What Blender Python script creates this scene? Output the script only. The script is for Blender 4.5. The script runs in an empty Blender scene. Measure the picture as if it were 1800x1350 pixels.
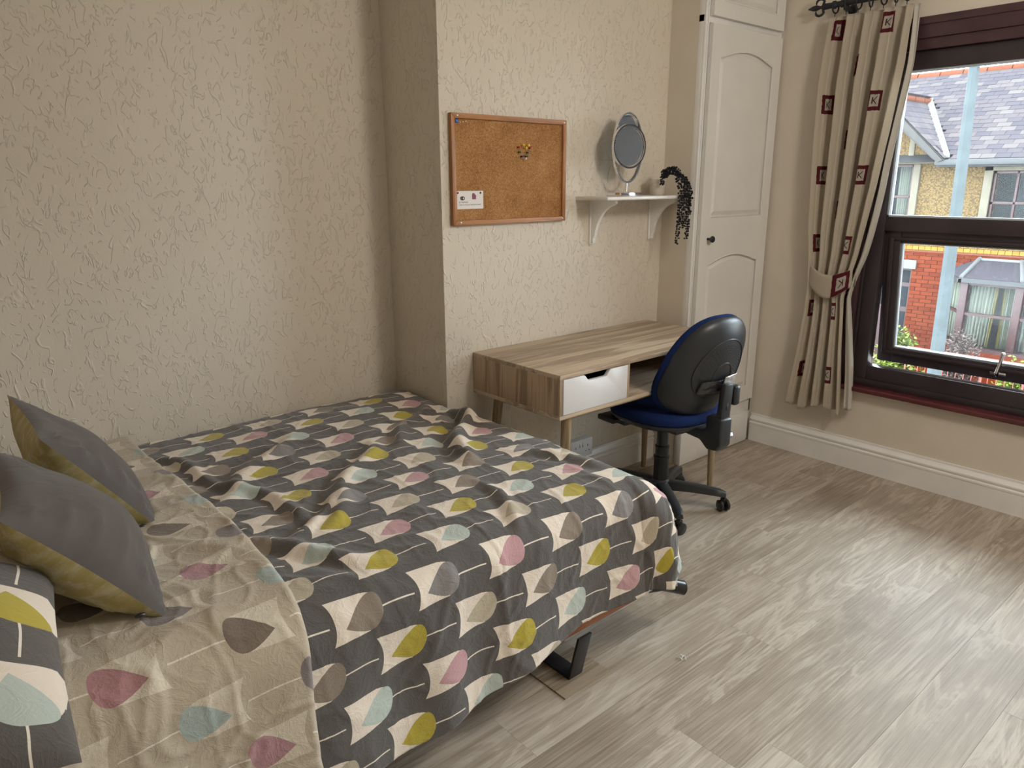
import bpy, bmesh, math, random
import numpy as np
from mathutils import Vector, Matrix
random.seed(7); rng = np.random.default_rng(7)
SC = bpy.context.scene
COL = SC.collection
R = math.radians

# ------------------------------------------------------------------ camera
cam_d = bpy.data.cameras.new('camera'); cam = bpy.data.objects.new('camera', cam_d); COL.objects.link(cam)
SC.camera = cam
cam_d.sensor_width = 36; cam_d.lens = 1283.1/1800*36; cam_d.clip_start = .05; cam_d.clip_end = 300
FW = Vector((0.62657802, 0.73238468, -0.26648204)); RT = Vector((0.75920347, -0.65084324, -0.0036303)); UP = Vector((0.17609681, 0.20003942, 0.96383305))
cam.matrix_world = Matrix(((RT.x, UP.x, -FW.x, -1.7888), (RT.y, UP.y, -FW.y, -2.3413), (RT.z, UP.z, -FW.z, 1.4359), (0, 0, 0, 1)))
# ------------------------------------------------------------------ world and light
W = bpy.data.worlds.new('overcast_sky'); SC.world = W; W.use_nodes = True
wn = W.node_tree.nodes; wl = W.node_tree.links; wn.clear()
wo = wn.new('ShaderNodeOutputWorld'); bg = wn.new('ShaderNodeBackground'); bg.inputs['Strength'].default_value = 9.5
tc = wn.new('ShaderNodeTexCoord'); nz = wn.new('ShaderNodeTexNoise'); nz.inputs['Scale'].default_value = 3.0; nz.inputs['Detail'].default_value = 5
cr = wn.new('ShaderNodeValToRGB'); cr.color_ramp.elements[0].position = .35; cr.color_ramp.elements[0].color = (.66, .82, .93, 1)
cr.color_ramp.elements[1].position = .62; cr.color_ramp.elements[1].color = (.93, .97, 1, 1)
wl.new(tc.outputs['Generated'], nz.inputs['Vector']); wl.new(nz.outputs['Fac'], cr.inputs['Fac']); wl.new(cr.outputs['Color'], bg.inputs['Color']); wl.new(bg.outputs[0], wo.inputs[0])
# a portal in the window opening: it gives off nothing, it only aims the sampling of the sky
pd_ = bpy.data.lights.new('window_portal', 'AREA'); pd_.shape = 'RECTANGLE'; pd_.size = 1.3; pd_.size_y = 1.6; pd_.cycles.is_portal = True
po = bpy.data.objects.new('window_portal', pd_); COL.objects.link(po); po.location = (2.06, -1.4, 1.24); po.rotation_euler = (R(90), 0, R(90))
po2 = bpy.data.objects.new('added_window_portal', pd_); COL.objects.link(po2); po2.location = (2.06, -3.0, 1.24); po2.rotation_euler = (R(90), 0, R(90))  # samples the sky through the added window
# ambient fill added overhead, out of view, with no fitting; warm and weak
ld = bpy.data.lights.new('fill_light', 'POINT'); ld.energy = 24; ld.color = (1, .92, .82); ld.shadow_soft_size = .18
lo = bpy.data.objects.new('fill_light', ld); COL.objects.link(lo); lo.location = (.4, -2.3, 2.25)
SC.view_settings.view_transform = 'Standard'; SC.view_settings.look = 'None'; SC.view_settings.gamma = 1; SC.view_settings.use_curve_mapping = False
SC.view_settings.exposure = 1.15
SC.render.engine = 'CYCLES'
cy = SC.cycles; cy.use_denoising = True; cy.max_bounces = 10; cy.diffuse_bounces = 6; cy.glossy_bounces = 5; cy.transparent_max_bounces = 12
cy.caustics_reflective = False; cy.caustics_refractive = False; cy.sample_clamp_indirect = 8

# ------------------------------------------------------------------ shader helpers
class S:
    """a shader value with arithmetic"""
    def __init__(s, t, o): s.t = t; s.o = o
    def _m(s, op, *a, clamp=False):
        n = s.t.nodes.new('ShaderNodeMath'); n.operation = op; n.use_clamp = clamp
        for i, x in enumerate((s,)+a):
            if isinstance(x, S): s.t.links.new(x.o, n.inputs[i])
            else: n.inputs[i].default_value = float(x)
        return S(s.t, n.outputs[0])
    def __add__(s, b): return s._m('ADD', b)
    __radd__ = __add__
    def __sub__(s, b): return s._m('SUBTRACT', b)
    def __rsub__(s, b): return s._m('MULTIPLY', -1)._m('ADD', b)
    def __mul__(s, b): return s._m('MULTIPLY', b)
    __rmul__ = __mul__
    def __truediv__(s, b): return s._m('DIVIDE', b)
    def __neg__(s): return s._m('MULTIPLY', -1)
    def floor(s): return s._m('FLOOR')
    def abs(s): return s._m('ABSOLUTE')
    def sqrt(s): return s._m('MAXIMUM', 0)._m('SQRT')
    def sin(s): return s._m('SINE')
    def pow(s, e): return s._m('POWER', e)
    def mod(s, b): return s._m('FLOORED_MODULO', b)
    def gt(s, b): return s._m('GREATER_THAN', b)
    def lt(s, b): return s._m('LESS_THAN', b)
    def mx(s, b): return s._m('MAXIMUM', b)
    def mn(s, b): return s._m('MINIMUM', b)
    def ss(s, a, b):       # smoothstep
        n = s.t.nodes.new('ShaderNodeMapRange'); n.interpolation_type = 'SMOOTHSTEP'
        s.t.links.new(s.o, n.inputs['Value']); n.inputs['From Min'].default_value = a; n.inputs['From Max'].default_value = b
        return S(s.t, n.outputs[0])

class Mat:
    def __init__(m, name, rough=.6, spec=.5, metal=0.0):
        m.m = bpy.data.materials.new(name); m.m.use_nodes = True; m.t = m.m.node_tree
        m.n = m.t.nodes; m.l = m.t.links; m.b = m.n['Principled BSDF']
        m.b.inputs['Roughness'].default_value = rough; m.b.inputs['Specular IOR Level'].default_value = spec; m.b.inputs['Metallic'].default_value = metal
        m.h = None
    def coord(m, kind='Object', scale=(1, 1, 1), rot=(0, 0, 0), rnd=0.0):
        c = m.n.new('ShaderNodeTexCoord'); mp = m.n.new('ShaderNodeMapping'); m.l.new(c.outputs[kind], mp.inputs['Vector'])
        mp.inputs['Scale'].default_value = scale; mp.inputs['Rotation'].default_value = rot
        if rnd:
            oi = m.n.new('ShaderNodeObjectInfo'); cx = m.n.new('ShaderNodeCombineXYZ')
            for i, k in enumerate((1.0, 3.7, 7.3)):
                v = S(m.t, oi.outputs['Random'])*(rnd*k); m.l.new(v.o, cx.inputs[i])
            m.l.new(cx.outputs[0], mp.inputs['Location'])
        return mp.outputs[0]
    def xyz(m, vec):
        s = m.n.new('ShaderNodeSeparateXYZ'); m.l.new(vec, s.inputs[0]); return [S(m.t, o) for o in s.outputs]
    def noise(m, vec, scale=5, detail=3, rough=.5, dist=0, out='Fac', dim='3D'):
        n = m.n.new('ShaderNodeTexNoise'); n.noise_dimensions = dim; m.l.new(vec, n.inputs['Vector'])
        n.inputs['Scale'].default_value = scale; n.inputs['Detail'].default_value = detail; n.inputs['Roughness'].default_value = rough; n.inputs['Distortion'].default_value = dist
        return S(m.t, n.outputs[out])
    def vor(m, vec, scale=5, feature='F1', out='Distance'):
        n = m.n.new('ShaderNodeTexVoronoi'); n.feature = feature; m.l.new(vec, n.inputs['Vector']); n.inputs['Scale'].default_value = scale
        return S(m.t, n.outputs[out])
    def mix(m, f, a, b):
        n = m.n.new('ShaderNodeMix'); n.data_type = 'RGBA'; n.clamp_factor = True
        if isinstance(f, S): m.l.new(f.o, n.inputs[0])
        else: n.inputs[0].default_value = f
        for k, x in ((6, a), (7, b)):
            if isinstance(x, tuple): n.inputs[k].default_value = x+(1,) if len(x) == 3 else x
            else: m.l.new(x, n.inputs[k])
        return n.outputs[2]
    def ramp(m, f, stops, interp='LINEAR'):
        n = m.n.new('ShaderNodeValToRGB'); n.color_ramp.interpolation = interp; m.l.new(f.o, n.inputs[0]); e = n.color_ramp.elements
        while len(e) < len(stops): e.new(1)
        for i, (p, c) in enumerate(stops): e[i].position = p; e[i].color = c+(1,)
        return n.outputs[0]
    def color(m, c):
        if isinstance(c, tuple): m.b.inputs['Base Color'].default_value = c+(1,)
        else: m.l.new(c, m.b.inputs['Base Color'])
        return m
    def bump(m, h, dist=.01, strength=1.0):
        n = m.n.new('ShaderNodeBump'); n.inputs['Distance'].default_value = dist; n.inputs['Strength'].default_value = strength
        m.l.new(h.o, n.inputs['Height']); m.l.new(n.outputs[0], m.b.inputs['Normal']); return m
    def rand(m):
        o = m.n.new('ShaderNodeObjectInfo'); return S(m.t, o.outputs['Random'])
    def island(m):
        o = m.n.new('ShaderNodeNewGeometry'); return S(m.t, o.outputs['Random Per Island'])

def plain(name, c, rough=.5, spec=.5, metal=0.0, bump=0.0, bscale=200, var=0.0):
    m = Mat(name, rough, spec, metal); v = m.coord()
    f = m.noise(v, bscale, 3)
    big = m.noise(v, 6, 3)
    d = tuple(x*(1-var-.04) for x in c)
    m.color(m.mix(big.ss(.3, .7), c, d))
    if bump: m.bump(f, bump)
    return m.m

M = {}
# --- anaglypta wallpaper: short raised squiggles
def wallpaper(name, base):
    m = Mat(name, .62, .35); v = m.coord('Object', (1, 1, .55))
    v2 = m.coord('Object', (1, 1, .8))
    h = None
    for k, (sc, off) in enumerate(((16, 0.0), (24, 3.3), (33, 7.7))):
        mp = m.n.new('ShaderNodeMapping'); mp.inputs['Location'].default_value = (off, off*1.7, off*.6); m.l.new(v, mp.inputs['Vector'])
        n1 = m.noise(mp.outputs[0], sc, 1.5, .45, .6)
        line = 1 - ((n1-.5).abs()).ss(.0, .022+.004*k)
        g = m.noise(mp.outputs[0], sc*1.6, 1, .5).ss(.52, .60)
        h = line*g if h is None else h.mx(line*g)
    micro = m.noise(v2, 120, 2)
    tone = m.noise(v2, 1.6, 2)
    m.color(m.mix(tone.ss(.3, .7), base, tuple(x*.96 for x in base)))
    m.bump(h + micro*.12, .0020, .9)
    return m.m
M['wallpaper'] = wallpaper('anaglypta_wallpaper', (.685, .63, .54))
M['plain_wall'] = plain('painted_plaster', (.68, .62, .53), .6, .3, bump=.0006, bscale=90)
M['ceiling'] = plain('ceiling_paint', (.84, .83, .81), .8, .2, bump=.0005)
M['gloss_white'] = plain('white_gloss_paint', (.82, .815, .80), .32, .5, bump=.0004, bscale=60, var=.03)
M['door_paint'] = plain('cream_white_eggshell', (.75, .735, .70), .42, .45, bump=.0003, bscale=40)
M['white_plastic'] = plain('white_plastic', (.72, .73, .75), .3, .5)
M['grey_dark'] = plain('dark_slot', (.02, .02, .022), .5)
M['black_metal'] = plain('black_powder_coat', (.018, .019, .023), .38, .5, bump=.0002)
M['black_plastic'] = plain('black_plastic', (.024, .027, .032), .36, .5, bump=.0002, bscale=500)
M['black_gloss'] = plain('black_glossy_plastic', (.02, .02, .022), .25, .5)
M['column'] = plain('black_enamel', (.016, .018, .02), .3, .5)
M['chrome'] = plain('chrome', (.82, .82, .84), .08, .5, 1.0)
M['steel'] = plain('brushed_steel', (.62, .64, .68), .25, .5, 1.0)
M['blue_fabric'] = plain('royal_blue_upholstery', (.010, .026, .115), .9, .15, bump=.001, bscale=900, var=.25)
M['iron'] = plain('blackened_iron', (.02, .022, .028), .55, .4, bump=.0008, bscale=150)
M['rosewood'] = plain('rosewood_upvc', (.085, .045, .052), .32, .5, bump=.0002, bscale=60, var=.3)
M['rosewood_dark'] = plain('dark_rosewood_frame', (.045, .034, .040), .3, .55, bump=.0002, bscale=60, var=.2)
M['sill'] = plain('rosewood_sill', (.13, .030, .035), .3, .5, bump=.0003, bscale=60, var=.3)
M['gasket'] = plain('pale_seal', (.42, .47, .52), .4)
M['tape'] = plain('silver_duct_tape', (.68, .68, .68), .3, .5, .6, bump=.002, bscale=60)
M['tape_black'] = plain('black_glossy_tape', (.03, .03, .035), .18, .6, bump=.003, bscale=70)

def wood(name, axis, cols, gs=1.0, rough=.5, bump=.0006, rnd=0.0):
    """grain runs along the given axis"""
    m = Mat(name, rough, .4)
    sc = [14*gs, 14*gs, 14*gs]; sc['xyz'.index(axis)] = .9*gs
    sf = [160*gs, 160*gs, 160*gs]; sf['xyz'.index(axis)] = 3.0*gs
    v = m.coord('Object', tuple(sc), rnd=rnd); vf = m.coord('Object', tuple(sf), rnd=rnd)
    a = m.noise(v, 1.0, 6, .62, 1.3); b = m.noise(vf, 1.0, 4, .6)
    rings = ((a*26).sin()*.5+.5)
    f = a*.75 + rings*.12 + b*.30 - .10
    m.color(m.ramp(f, cols))
    m.bump(b*.8+rings*.3, bump)
    return m.m
OAK = [(.25, (0.2415, 0.1840, 0.1265)), (.42, (0.3910, 0.2990, 0.2185)), (.55, (0.5290, 0.4255, 0.3162)), (.75, (0.6670, 0.5635, 0.4370))]
M['oak_x'] = wood('grey_oak_laminate_lengthwise', 'x', OAK)
M['oak_z'] = wood('grey_oak_laminate_upright', 'z', [(.25, (0.1690, 0.1152, 0.0750)), (.42, (0.3250, 0.2304, 0.1562)), (.58, (0.4810, 0.3584, 0.2500)), (.75, (0.6110, 0.4736, 0.3375))])
M['oak_leg'] = wood('oak_veneer_leg', 'z', [(.2, (.13, .09, .05)), (.5, (.30, .225, .135)), (.8, (.42, .33, .21))], 2.0, .35)
M['pine'] = wood('varnished_pine', 'x', [(.3, (.26, .105, .035)), (.6, (.42, .19, .07)), (.8, (.5, .25, .10))], 2, .4)
M['pine_z'] = wood('varnished_pine_upright', 'z', [(.3, (.26, .105, .035)), (.6, (.42, .19, .07)), (.8, (.5, .25, .10))], 2, .4)
M['bed_rail'] = wood('stained_bed_rail', 'x', [(.3, (.26, .095, .04)), (.7, (.42, .17, .075))], 2, .5)

def floor_mat(name, rnd=9.0):
    m = Mat(name, .48, .24)
    v = m.coord('Object', (1.1, 7.5, 1), rnd=rnd); vf = m.coord('Object', (3.6, 170, 1), rnd=rnd); vm = m.coord('Object', (2.2, 3.2, 1), rnd=rnd)
    warp = m.noise(v, 1.5, 3, .5, .4)
    fig = m.noise(v, 1.0, 5, .6, 1.6)
    rings = ((fig*34+warp*6).sin()*.5+.5).pow(2.0)
    fine = m.noise(vf, 1, 4, .65)
    cloud = m.noise(vm, 1.0, 3, .55)
    r = m.rand()
    f = rings*.15*cloud.ss(.3, .6) + fine*.50 + cloud*.22 + (r-.5)*.10 + .07
    m.color(m.ramp(f, [(.22, (.18, .137, .10)), (.38, (.31, .255, .20)), (.52, (.435, .375, .31)), (.72, (.56, .505, .435))]))
    rr = m.noise(vf, 1, 3)
    m.l.new((rr*.14+.40).o, m.b.inputs['Roughness'])
    m.bump(fine*.6 + rings*.35, .0007, .8)
    return m.m
M['plank'] = floor_mat('pale_oak_vinyl_plank')
M['offcut'] = wood('vinyl_offcut_face', 'x', [(.25, (.15, .11, .075)), (.5, (.31, .25, .18)), (.75, (.45, .38, .29))], 1.6, .5)
M['subfloor'] = plain('dark_joint', (.09, .07, .055), .8)

def cork():
    m = Mat('cork_sheet', .9, .2); v = m.coord()
    a = m.noise(v, 260, 3, .7); b = m.noise(v, 9, 3); c = m.vor(v, 330)
    m.color(m.ramp(a*.8+b*.25-.02+c*.08, [(.30, (.07, .026, .008)), (.42, (.235, .105, .035)), (.56, (.37, .185, .07)), (.72, (.52, .31, .14))]))
    m.bump(a, .0012); return m.m
M['cork'] = cork()

GREY = (.092, .083, .078); MUST = (.42, .345, .035); MINT = (.44, .50, .46); PINK = (.50, .29, .31); TAUPE = (.235, .19, .15); BEIGE = (.46, .40, .30); MGREY = (.21, .195, .19); CREAM = (.74, .655, .56)
def print_fabric(name, base, shape, line, pal, flip=1.0, P=.215, RW=.115, off=(0, 0), size=1.0):
    """rows of drop leaves on cut tulip shapes strung on thin stems; u runs along the stems, in metres"""
    m = Mat(name, .85, .25); uv = m.coord('UV')
    U, V, _ = m.xyz(uv)
    wob = m.noise(uv, 9, 2)
    U = U*flip + off[0] + (wob-.5)*.010; V = V + off[1] + (m.noise(uv, 7, 2)-.5)*.010
    j = (V/RW).floor(); y = (V/RW - j - .5)*RW
    u = U/P + j.mod(2)*.52; i = u.floor(); x = (u-i)*P
    k = 1/size
    xs = x*k; ys = y*k
    # tulip body
    hw = .0465 - xs*.055
    left = xs.gt(((ys/.046).pow(2)*-1+1)*.012+.002)
    quad = left*ys.abs().lt(hw)*xs.lt(.090)
    circ = (((xs-.088)._m('POWER', 2)) + ys*ys).lt(.0405**2)*left
    body = quad.mx(circ)
    # leaf
    d = ((xs-.034)/.0945).mx(0).mn(1)
    ly = ys + .017 - d*.021
    leaf = ly.abs().lt(d*(1-d*d).sqrt()*.074)*xs.gt(.034)*xs.lt(.129)
    stem = (ys + .004 + (xs*30).sin()*.003).abs().lt(.0017)*xs.gt(.126)
    idx = j.mod(4)*3 + i.mod(3)
    cols = m.ramp((idx+.5)/12, [(n/12, c) for n, c in enumerate(pal)], 'CONSTANT')
    vein = 1-(m.noise(uv, 60, 2)).ss(.3, .7)*.12
    c = m.mix(stem, base, line); c = m.mix(body, c, shape); c = m.mix(leaf, c, cols)
    fine = m.noise(m.coord('UV', (1, 1, 1)), 900, 2)
    cr1 = m.noise(uv, 16, 5, .55, 1.2); cr2 = m.noise(uv, 34, 4, .6, 1.5)
    crease = (1-((cr1-.5).abs()*9).mn(1)).pow(2) + (1-((cr2-.5).abs()*9).mn(1)).pow(2)*.5
    cr3 = m.noise(m.coord('UV', (1, .45, 1), (0, 0, .5)), 22, 4, .55, .5)
    c = m.mix((fine-.5).abs()*.35, c, (.35, .33, .31))
    m.color(c)
    m.b.inputs['Sheen Weight'].default_value = .25; m.b.inputs['Sheen Roughness'].default_value = .5
    m.bump(crease*.40+fine*.10+cr3*.9, .0018, .75)
    return m.m
PAL = [MUST, MINT, PINK, BEIGE, TAUPE, MUST, PINK, TAUPE, MGREY, MINT, BEIGE, MUST]
M['duvet'] = print_fabric('charcoal_tulip_print_cotton', GREY, CREAM, (.76, .69, .60), PAL, off=(.03, .0))
PAL2 = [(.39, .20, .21), (.36, .42, .40), (.17, .13, .10), (.20, .17, .165), (.40, .22, .24), (.34, .39, .37), (.16, .125, .10), (.39, .33, .06), (.38, .21, .23), (.35, .41, .39), (.17, .13, .10), (.20, .17, .165)]
M['duvet_back'] = print_fabric('beige_tulip_print_cotton', (.44, .375, .285), (.60, .535, .43), (.68, .62, .53), PAL2, flip=-1, P=.235, RW=.125, off=(.07, .04))
M['pillow_print'] = print_fabric('charcoal_tulip_print_pillowcase', GREY, CREAM, (.76, .69, .60), PAL, off=(.02, .02), P=.23, RW=.125, size=1.08)
def cloth(name, c, c2=None, sc=8, rough=.88):
    m = Mat(name, rough, .25); v = m.coord('UV'); a = m.noise(v, sc, 4, .6); fine = m.noise(v, 900, 2); crk = m.noise(v, 14, 4, .5, .8)
    m.color(m.mix(a.ss(.42, .66), c, c2 or tuple(x*.92 for x in c))); m.b.inputs['Sheen Weight'].default_value = .2
    m.bump(crk + fine*.1, .004, .7); return m.m
M['cushion_grey'] = cloth('slate_grey_cotton', (.098, .085, .080))
M['cushion_mustard'] = cloth('mustard_printed_cotton', (0.4250, 0.3625, 0.1418), (0.5625, 0.5125, 0.3240), 30)
M['mattress'] = cloth('white_ticking', (.7, .68, .64))

def curtain_mat():
    m = Mat('linen_with_burgundy_squares', .85, .2); uv = m.coord('UV'); U, V, _ = m.xyz(uv)
    PU, PV = .212, .325
    i = (U/PU).floor(); x = (U/PU - i - .5)*PU
    v = V/PV + i.mod(2)*.5; j = v.floor(); y = (v-j-.5)*PV
    wob = (m.noise(uv, 60, 2)-.5)*.006
    ax = x.abs()+wob; ay = y.abs()+wob
    outer = ax.lt(.037)*ay.lt(.043); inner = ax.lt(.0195)*ay.lt(.026)
    stroke = ((x+.007).abs().lt(.0022)*y.abs().lt(.014)).mx(((x-y.abs()*.9+.004).abs().lt(.0026))*y.abs().lt(.016)*x.gt(-.006))
    lin = m.noise(m.coord('UV', (60, 900, 1)), 1, 3)
    c = m.mix(lin, (.66, .60, .50), (.73, .67, .57))
    c = m.mix(outer, c, (.145, .022, .032)); c = m.mix(inner, c, (.62, .57, .50)); c = m.mix(stroke*inner, c, (.10, .05, .05))
    m.color(c); m.b.inputs['Transmission Weight'].default_value = 0
    m.bump(lin, .0008)
    # cloth lets a little light through
    tr = m.n.new('ShaderNodeBsdfTranslucent'); m.l.new(c, tr.inputs[0]); mx = m.n.new('ShaderNodeMixShader'); mx.inputs[0].default_value = .50
    out = m.n['Material Output']; m.l.new(m.b.outputs[0], mx.inputs[1]); m.l.new(tr.outputs[0], mx.inputs[2]); m.l.new(mx.outputs[0], out.inputs[0])
    return m.m
M['curtain'] = curtain_mat()
def lining_mat():
    m = Mat('curtain_lining', .85, .2); c = m.mix(m.noise(m.coord('UV', (60, 900, 1)), 1, 3), (.62, .59, .53), (.70, .67, .61)); m.color(c)
    tr = m.n.new('ShaderNodeBsdfTranslucent'); m.l.new(c, tr.inputs[0]); mx = m.n.new('ShaderNodeMixShader'); mx.inputs[0].default_value = .35
    out = m.n['Material Output']; m.l.new(m.b.outputs[0], mx.inputs[1]); m.l.new(tr.outputs[0], mx.inputs[2]); m.l.new(mx.outputs[0], out.inputs[0]); return m.m
M['lining'] = lining_mat()

def glass_mat(name, dirt=.0):
    m = bpy.data.materials.new(name); m.use_nodes = True; t = m.node_tree; n = t.nodes; l = t.links; n.clear()
    out = n.new('ShaderNodeOutputMaterial'); tr = n.new('ShaderNodeBsdfTransparent'); gl = n.new('ShaderNodeBsdfGlossy'); gl.inputs['Roughness'].default_value = .02
    fr = n.new('ShaderNodeFresnel'); fr.inputs['IOR'].default_value = 1.45
    mx = n.new('ShaderNodeMixShader'); tr.inputs[0].default_value = (.94, .96, .96, 1)
    l.new(fr.outputs[0], mx.inputs[0]); l.new(tr.outputs[0], mx.inputs[1]); l.new(gl.outputs[0], mx.inputs[2])
    last = mx.outputs[0]
    if dirt:
        df = n.new('ShaderNodeBsdfTranslucent'); df.inputs[0].default_value = (.9, .9, .9, 1); tc = n.new('ShaderNodeTexCoord'); mp = n.new('ShaderNodeMapping'); l.new(tc.outputs['Object'], mp.inputs[0]); mp.inputs['Rotation'].default_value = (.9, 0, 0); mp.inputs['Scale'].default_value = (1, 1, .35)
        nz = n.new('ShaderNodeTexNoise'); nz.inputs['Scale'].default_value = 260; nz.inputs['Detail'].default_value = 4; l.new(mp.outputs[0], nz.inputs['Vector'])
        mr = n.new('ShaderNodeMapRange'); mr.inputs['From Min'].default_value = .42; mr.inputs['From Max'].default_value = .8; mr.inputs['To Min'].default_value = dirt*.35; mr.inputs['To Max'].default_value = dirt*2.2; l.new(nz.outputs['Fac'], mr.inputs[0])
        m2 = n.new('ShaderNodeMixShader'); l.new(mr.outputs[0], m2.inputs[0]); l.new(last, m2.inputs[1]); l.new(df.outputs[0], m2.inputs[2]); last = m2.outputs[0]
    l.new(last, out.inputs[0]); return m
M['glass'] = glass_mat('dusty_window_glass', .007)
M['far_pane'] = None
M['far_glass'] = plain('dark_far_window_glass', (.035, .045, .055), .12, .7)
M['mirror'] = plain('mirror_glass', (.92, .92, .92), .01, .5, 1.0)

# --- outdoors
def varied(name, cols, rough=.9, bscale=30, bump=.004, spec=.04):
    m = Mat(name, rough, spec); v = m.coord(); r = (m.rand()*5.3 + m.island()*3.1).mod(1.0)
    n = m.noise(v, bscale, 4, .6); f = (r*.75 + n*.35).mn(1)
    m.color(m.ramp(f, cols)); m.bump(n, bump); return m.m
M['slate'] = varied('weathered_slate', [(.0, (0.0272, 0.0248, 0.0307)), (.35, (0.0342, 0.0300, 0.0350)), (.7, (0.0439, 0.0368, 0.0392)), (1, (0.0614, 0.0535, 0.0512))])
M['brick'] = varied('orange_red_brick', [(.0, (.058, .0095, .0032)), (.5, (.076, .0135, .0045)), (1, (.092, .019, .007))])
M['yellow_brick'] = varied('yellow_brick', [(.0, (0.1248, 0.0647, 0.0128)), (1, (0.1595, 0.0874, 0.0204))])
M['ridge'] = varied('terracotta_ridge', [(.0, (0.0693, 0.0231, 0.0127)), (1, (0.0878, 0.0323, 0.0196))])
M['mortar'] = plain('mortar', (0.0393, 0.0231, 0.0162), .9)
def pebble():
    m = Mat('pebble_dash', .9, .2); v = m.coord(); c = m.vor(v, 34); n = m.noise(v, 60, 3)
    m.color(m.ramp(c*.9+n*.3, [(.2, (0.1178, 0.0787, 0.0319)), (.5, (0.0942, 0.0619, 0.0252)), (.8, (0.0510, 0.0335, 0.0160))])); m.bump(c, .02, 1); return m.m
M['pebble'] = pebble()
M['stone_paint'] = plain('cream_stone_paint', (0.0936, 0.0825, 0.0621), .8, .2, bump=.003, bscale=30, var=.12)
M['white_stone'] = plain('white_lintel_paint', (0.0970, 0.0970, 0.0924), .7, .05)
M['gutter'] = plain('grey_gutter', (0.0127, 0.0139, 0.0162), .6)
M['lead'] = plain('lead_flashing', (0.0693, 0.0716, 0.0739), .5)
M['barge'] = plain('greyed_barge_board', (.016, .0135, .0125), .7, var=.2)
M['maroon'] = plain('maroon_window_frame', (0.0255, 0.0076, 0.0081), .45, .4, var=.2)
M['net'] = plain('cream_drape', (0.1581, 0.1514, 0.1082), .9, var=.15)
M['net_edge'] = plain('yellow_curtain_lining', (0.1478, 0.1074, 0.0211), .9)
M['galv'] = plain('galvanised_steel', (.036, .045, .048), .6, .15, .0, bump=.001, bscale=20, var=.18)
M['red_iron'] = plain('red_painted_iron', (0.0924, 0.0196, 0.0127), .5)
M['asphalt'] = plain('asphalt', (.24, .24, .24), .9, .2, bump=.004, bscale=60)
M['concrete'] = plain('concrete_paving', (.30, .295, .28), .9, .2, bump=.003, bscale=40)
def leaf_mat(name, c1, c2):
    m = Mat(name, .6, .3); r = m.island(); m.color(m.mix(r, c1, c2)); return m.m
M['leaf_green'] = leaf_mat('lime_green_leaf', (.055, .085, .008), (.10, .13, .015))
M['leaf_pink'] = leaf_mat('dusty_pink_leaf', (0.0462, 0.0300, 0.0277), (0.0693, 0.0508, 0.0439))
M['twig'] = plain('twig', (0.0185, 0.0116, 0.0081), .8)

def far_pane_mat():
    m = bpy.data.materials.new('far_window_pane'); m.use_nodes = True; t = m.node_tree; n = t.nodes; l = t.links; n.clear()
    out = n.new('ShaderNodeOutputMaterial'); tr = n.new('ShaderNodeBsdfTransparent'); gl = n.new('ShaderNodeBsdfGlossy'); gl.inputs['Roughness'].default_value = .05; mx = n.new('ShaderNodeMixShader'); mx.inputs[0].default_value = .006
    tr.inputs[0].default_value = (.9, .93, .95, 1); l.new(tr.outputs[0], mx.inputs[1]); l.new(gl.outputs[0], mx.inputs[2]); l.new(mx.outputs[0], out.inputs[0]); return m
M['far_pane'] = far_pane_mat()
M['far_glass'] = plain('dark_far_window_glass', (.010, .013, .016), .4, .05)

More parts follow.
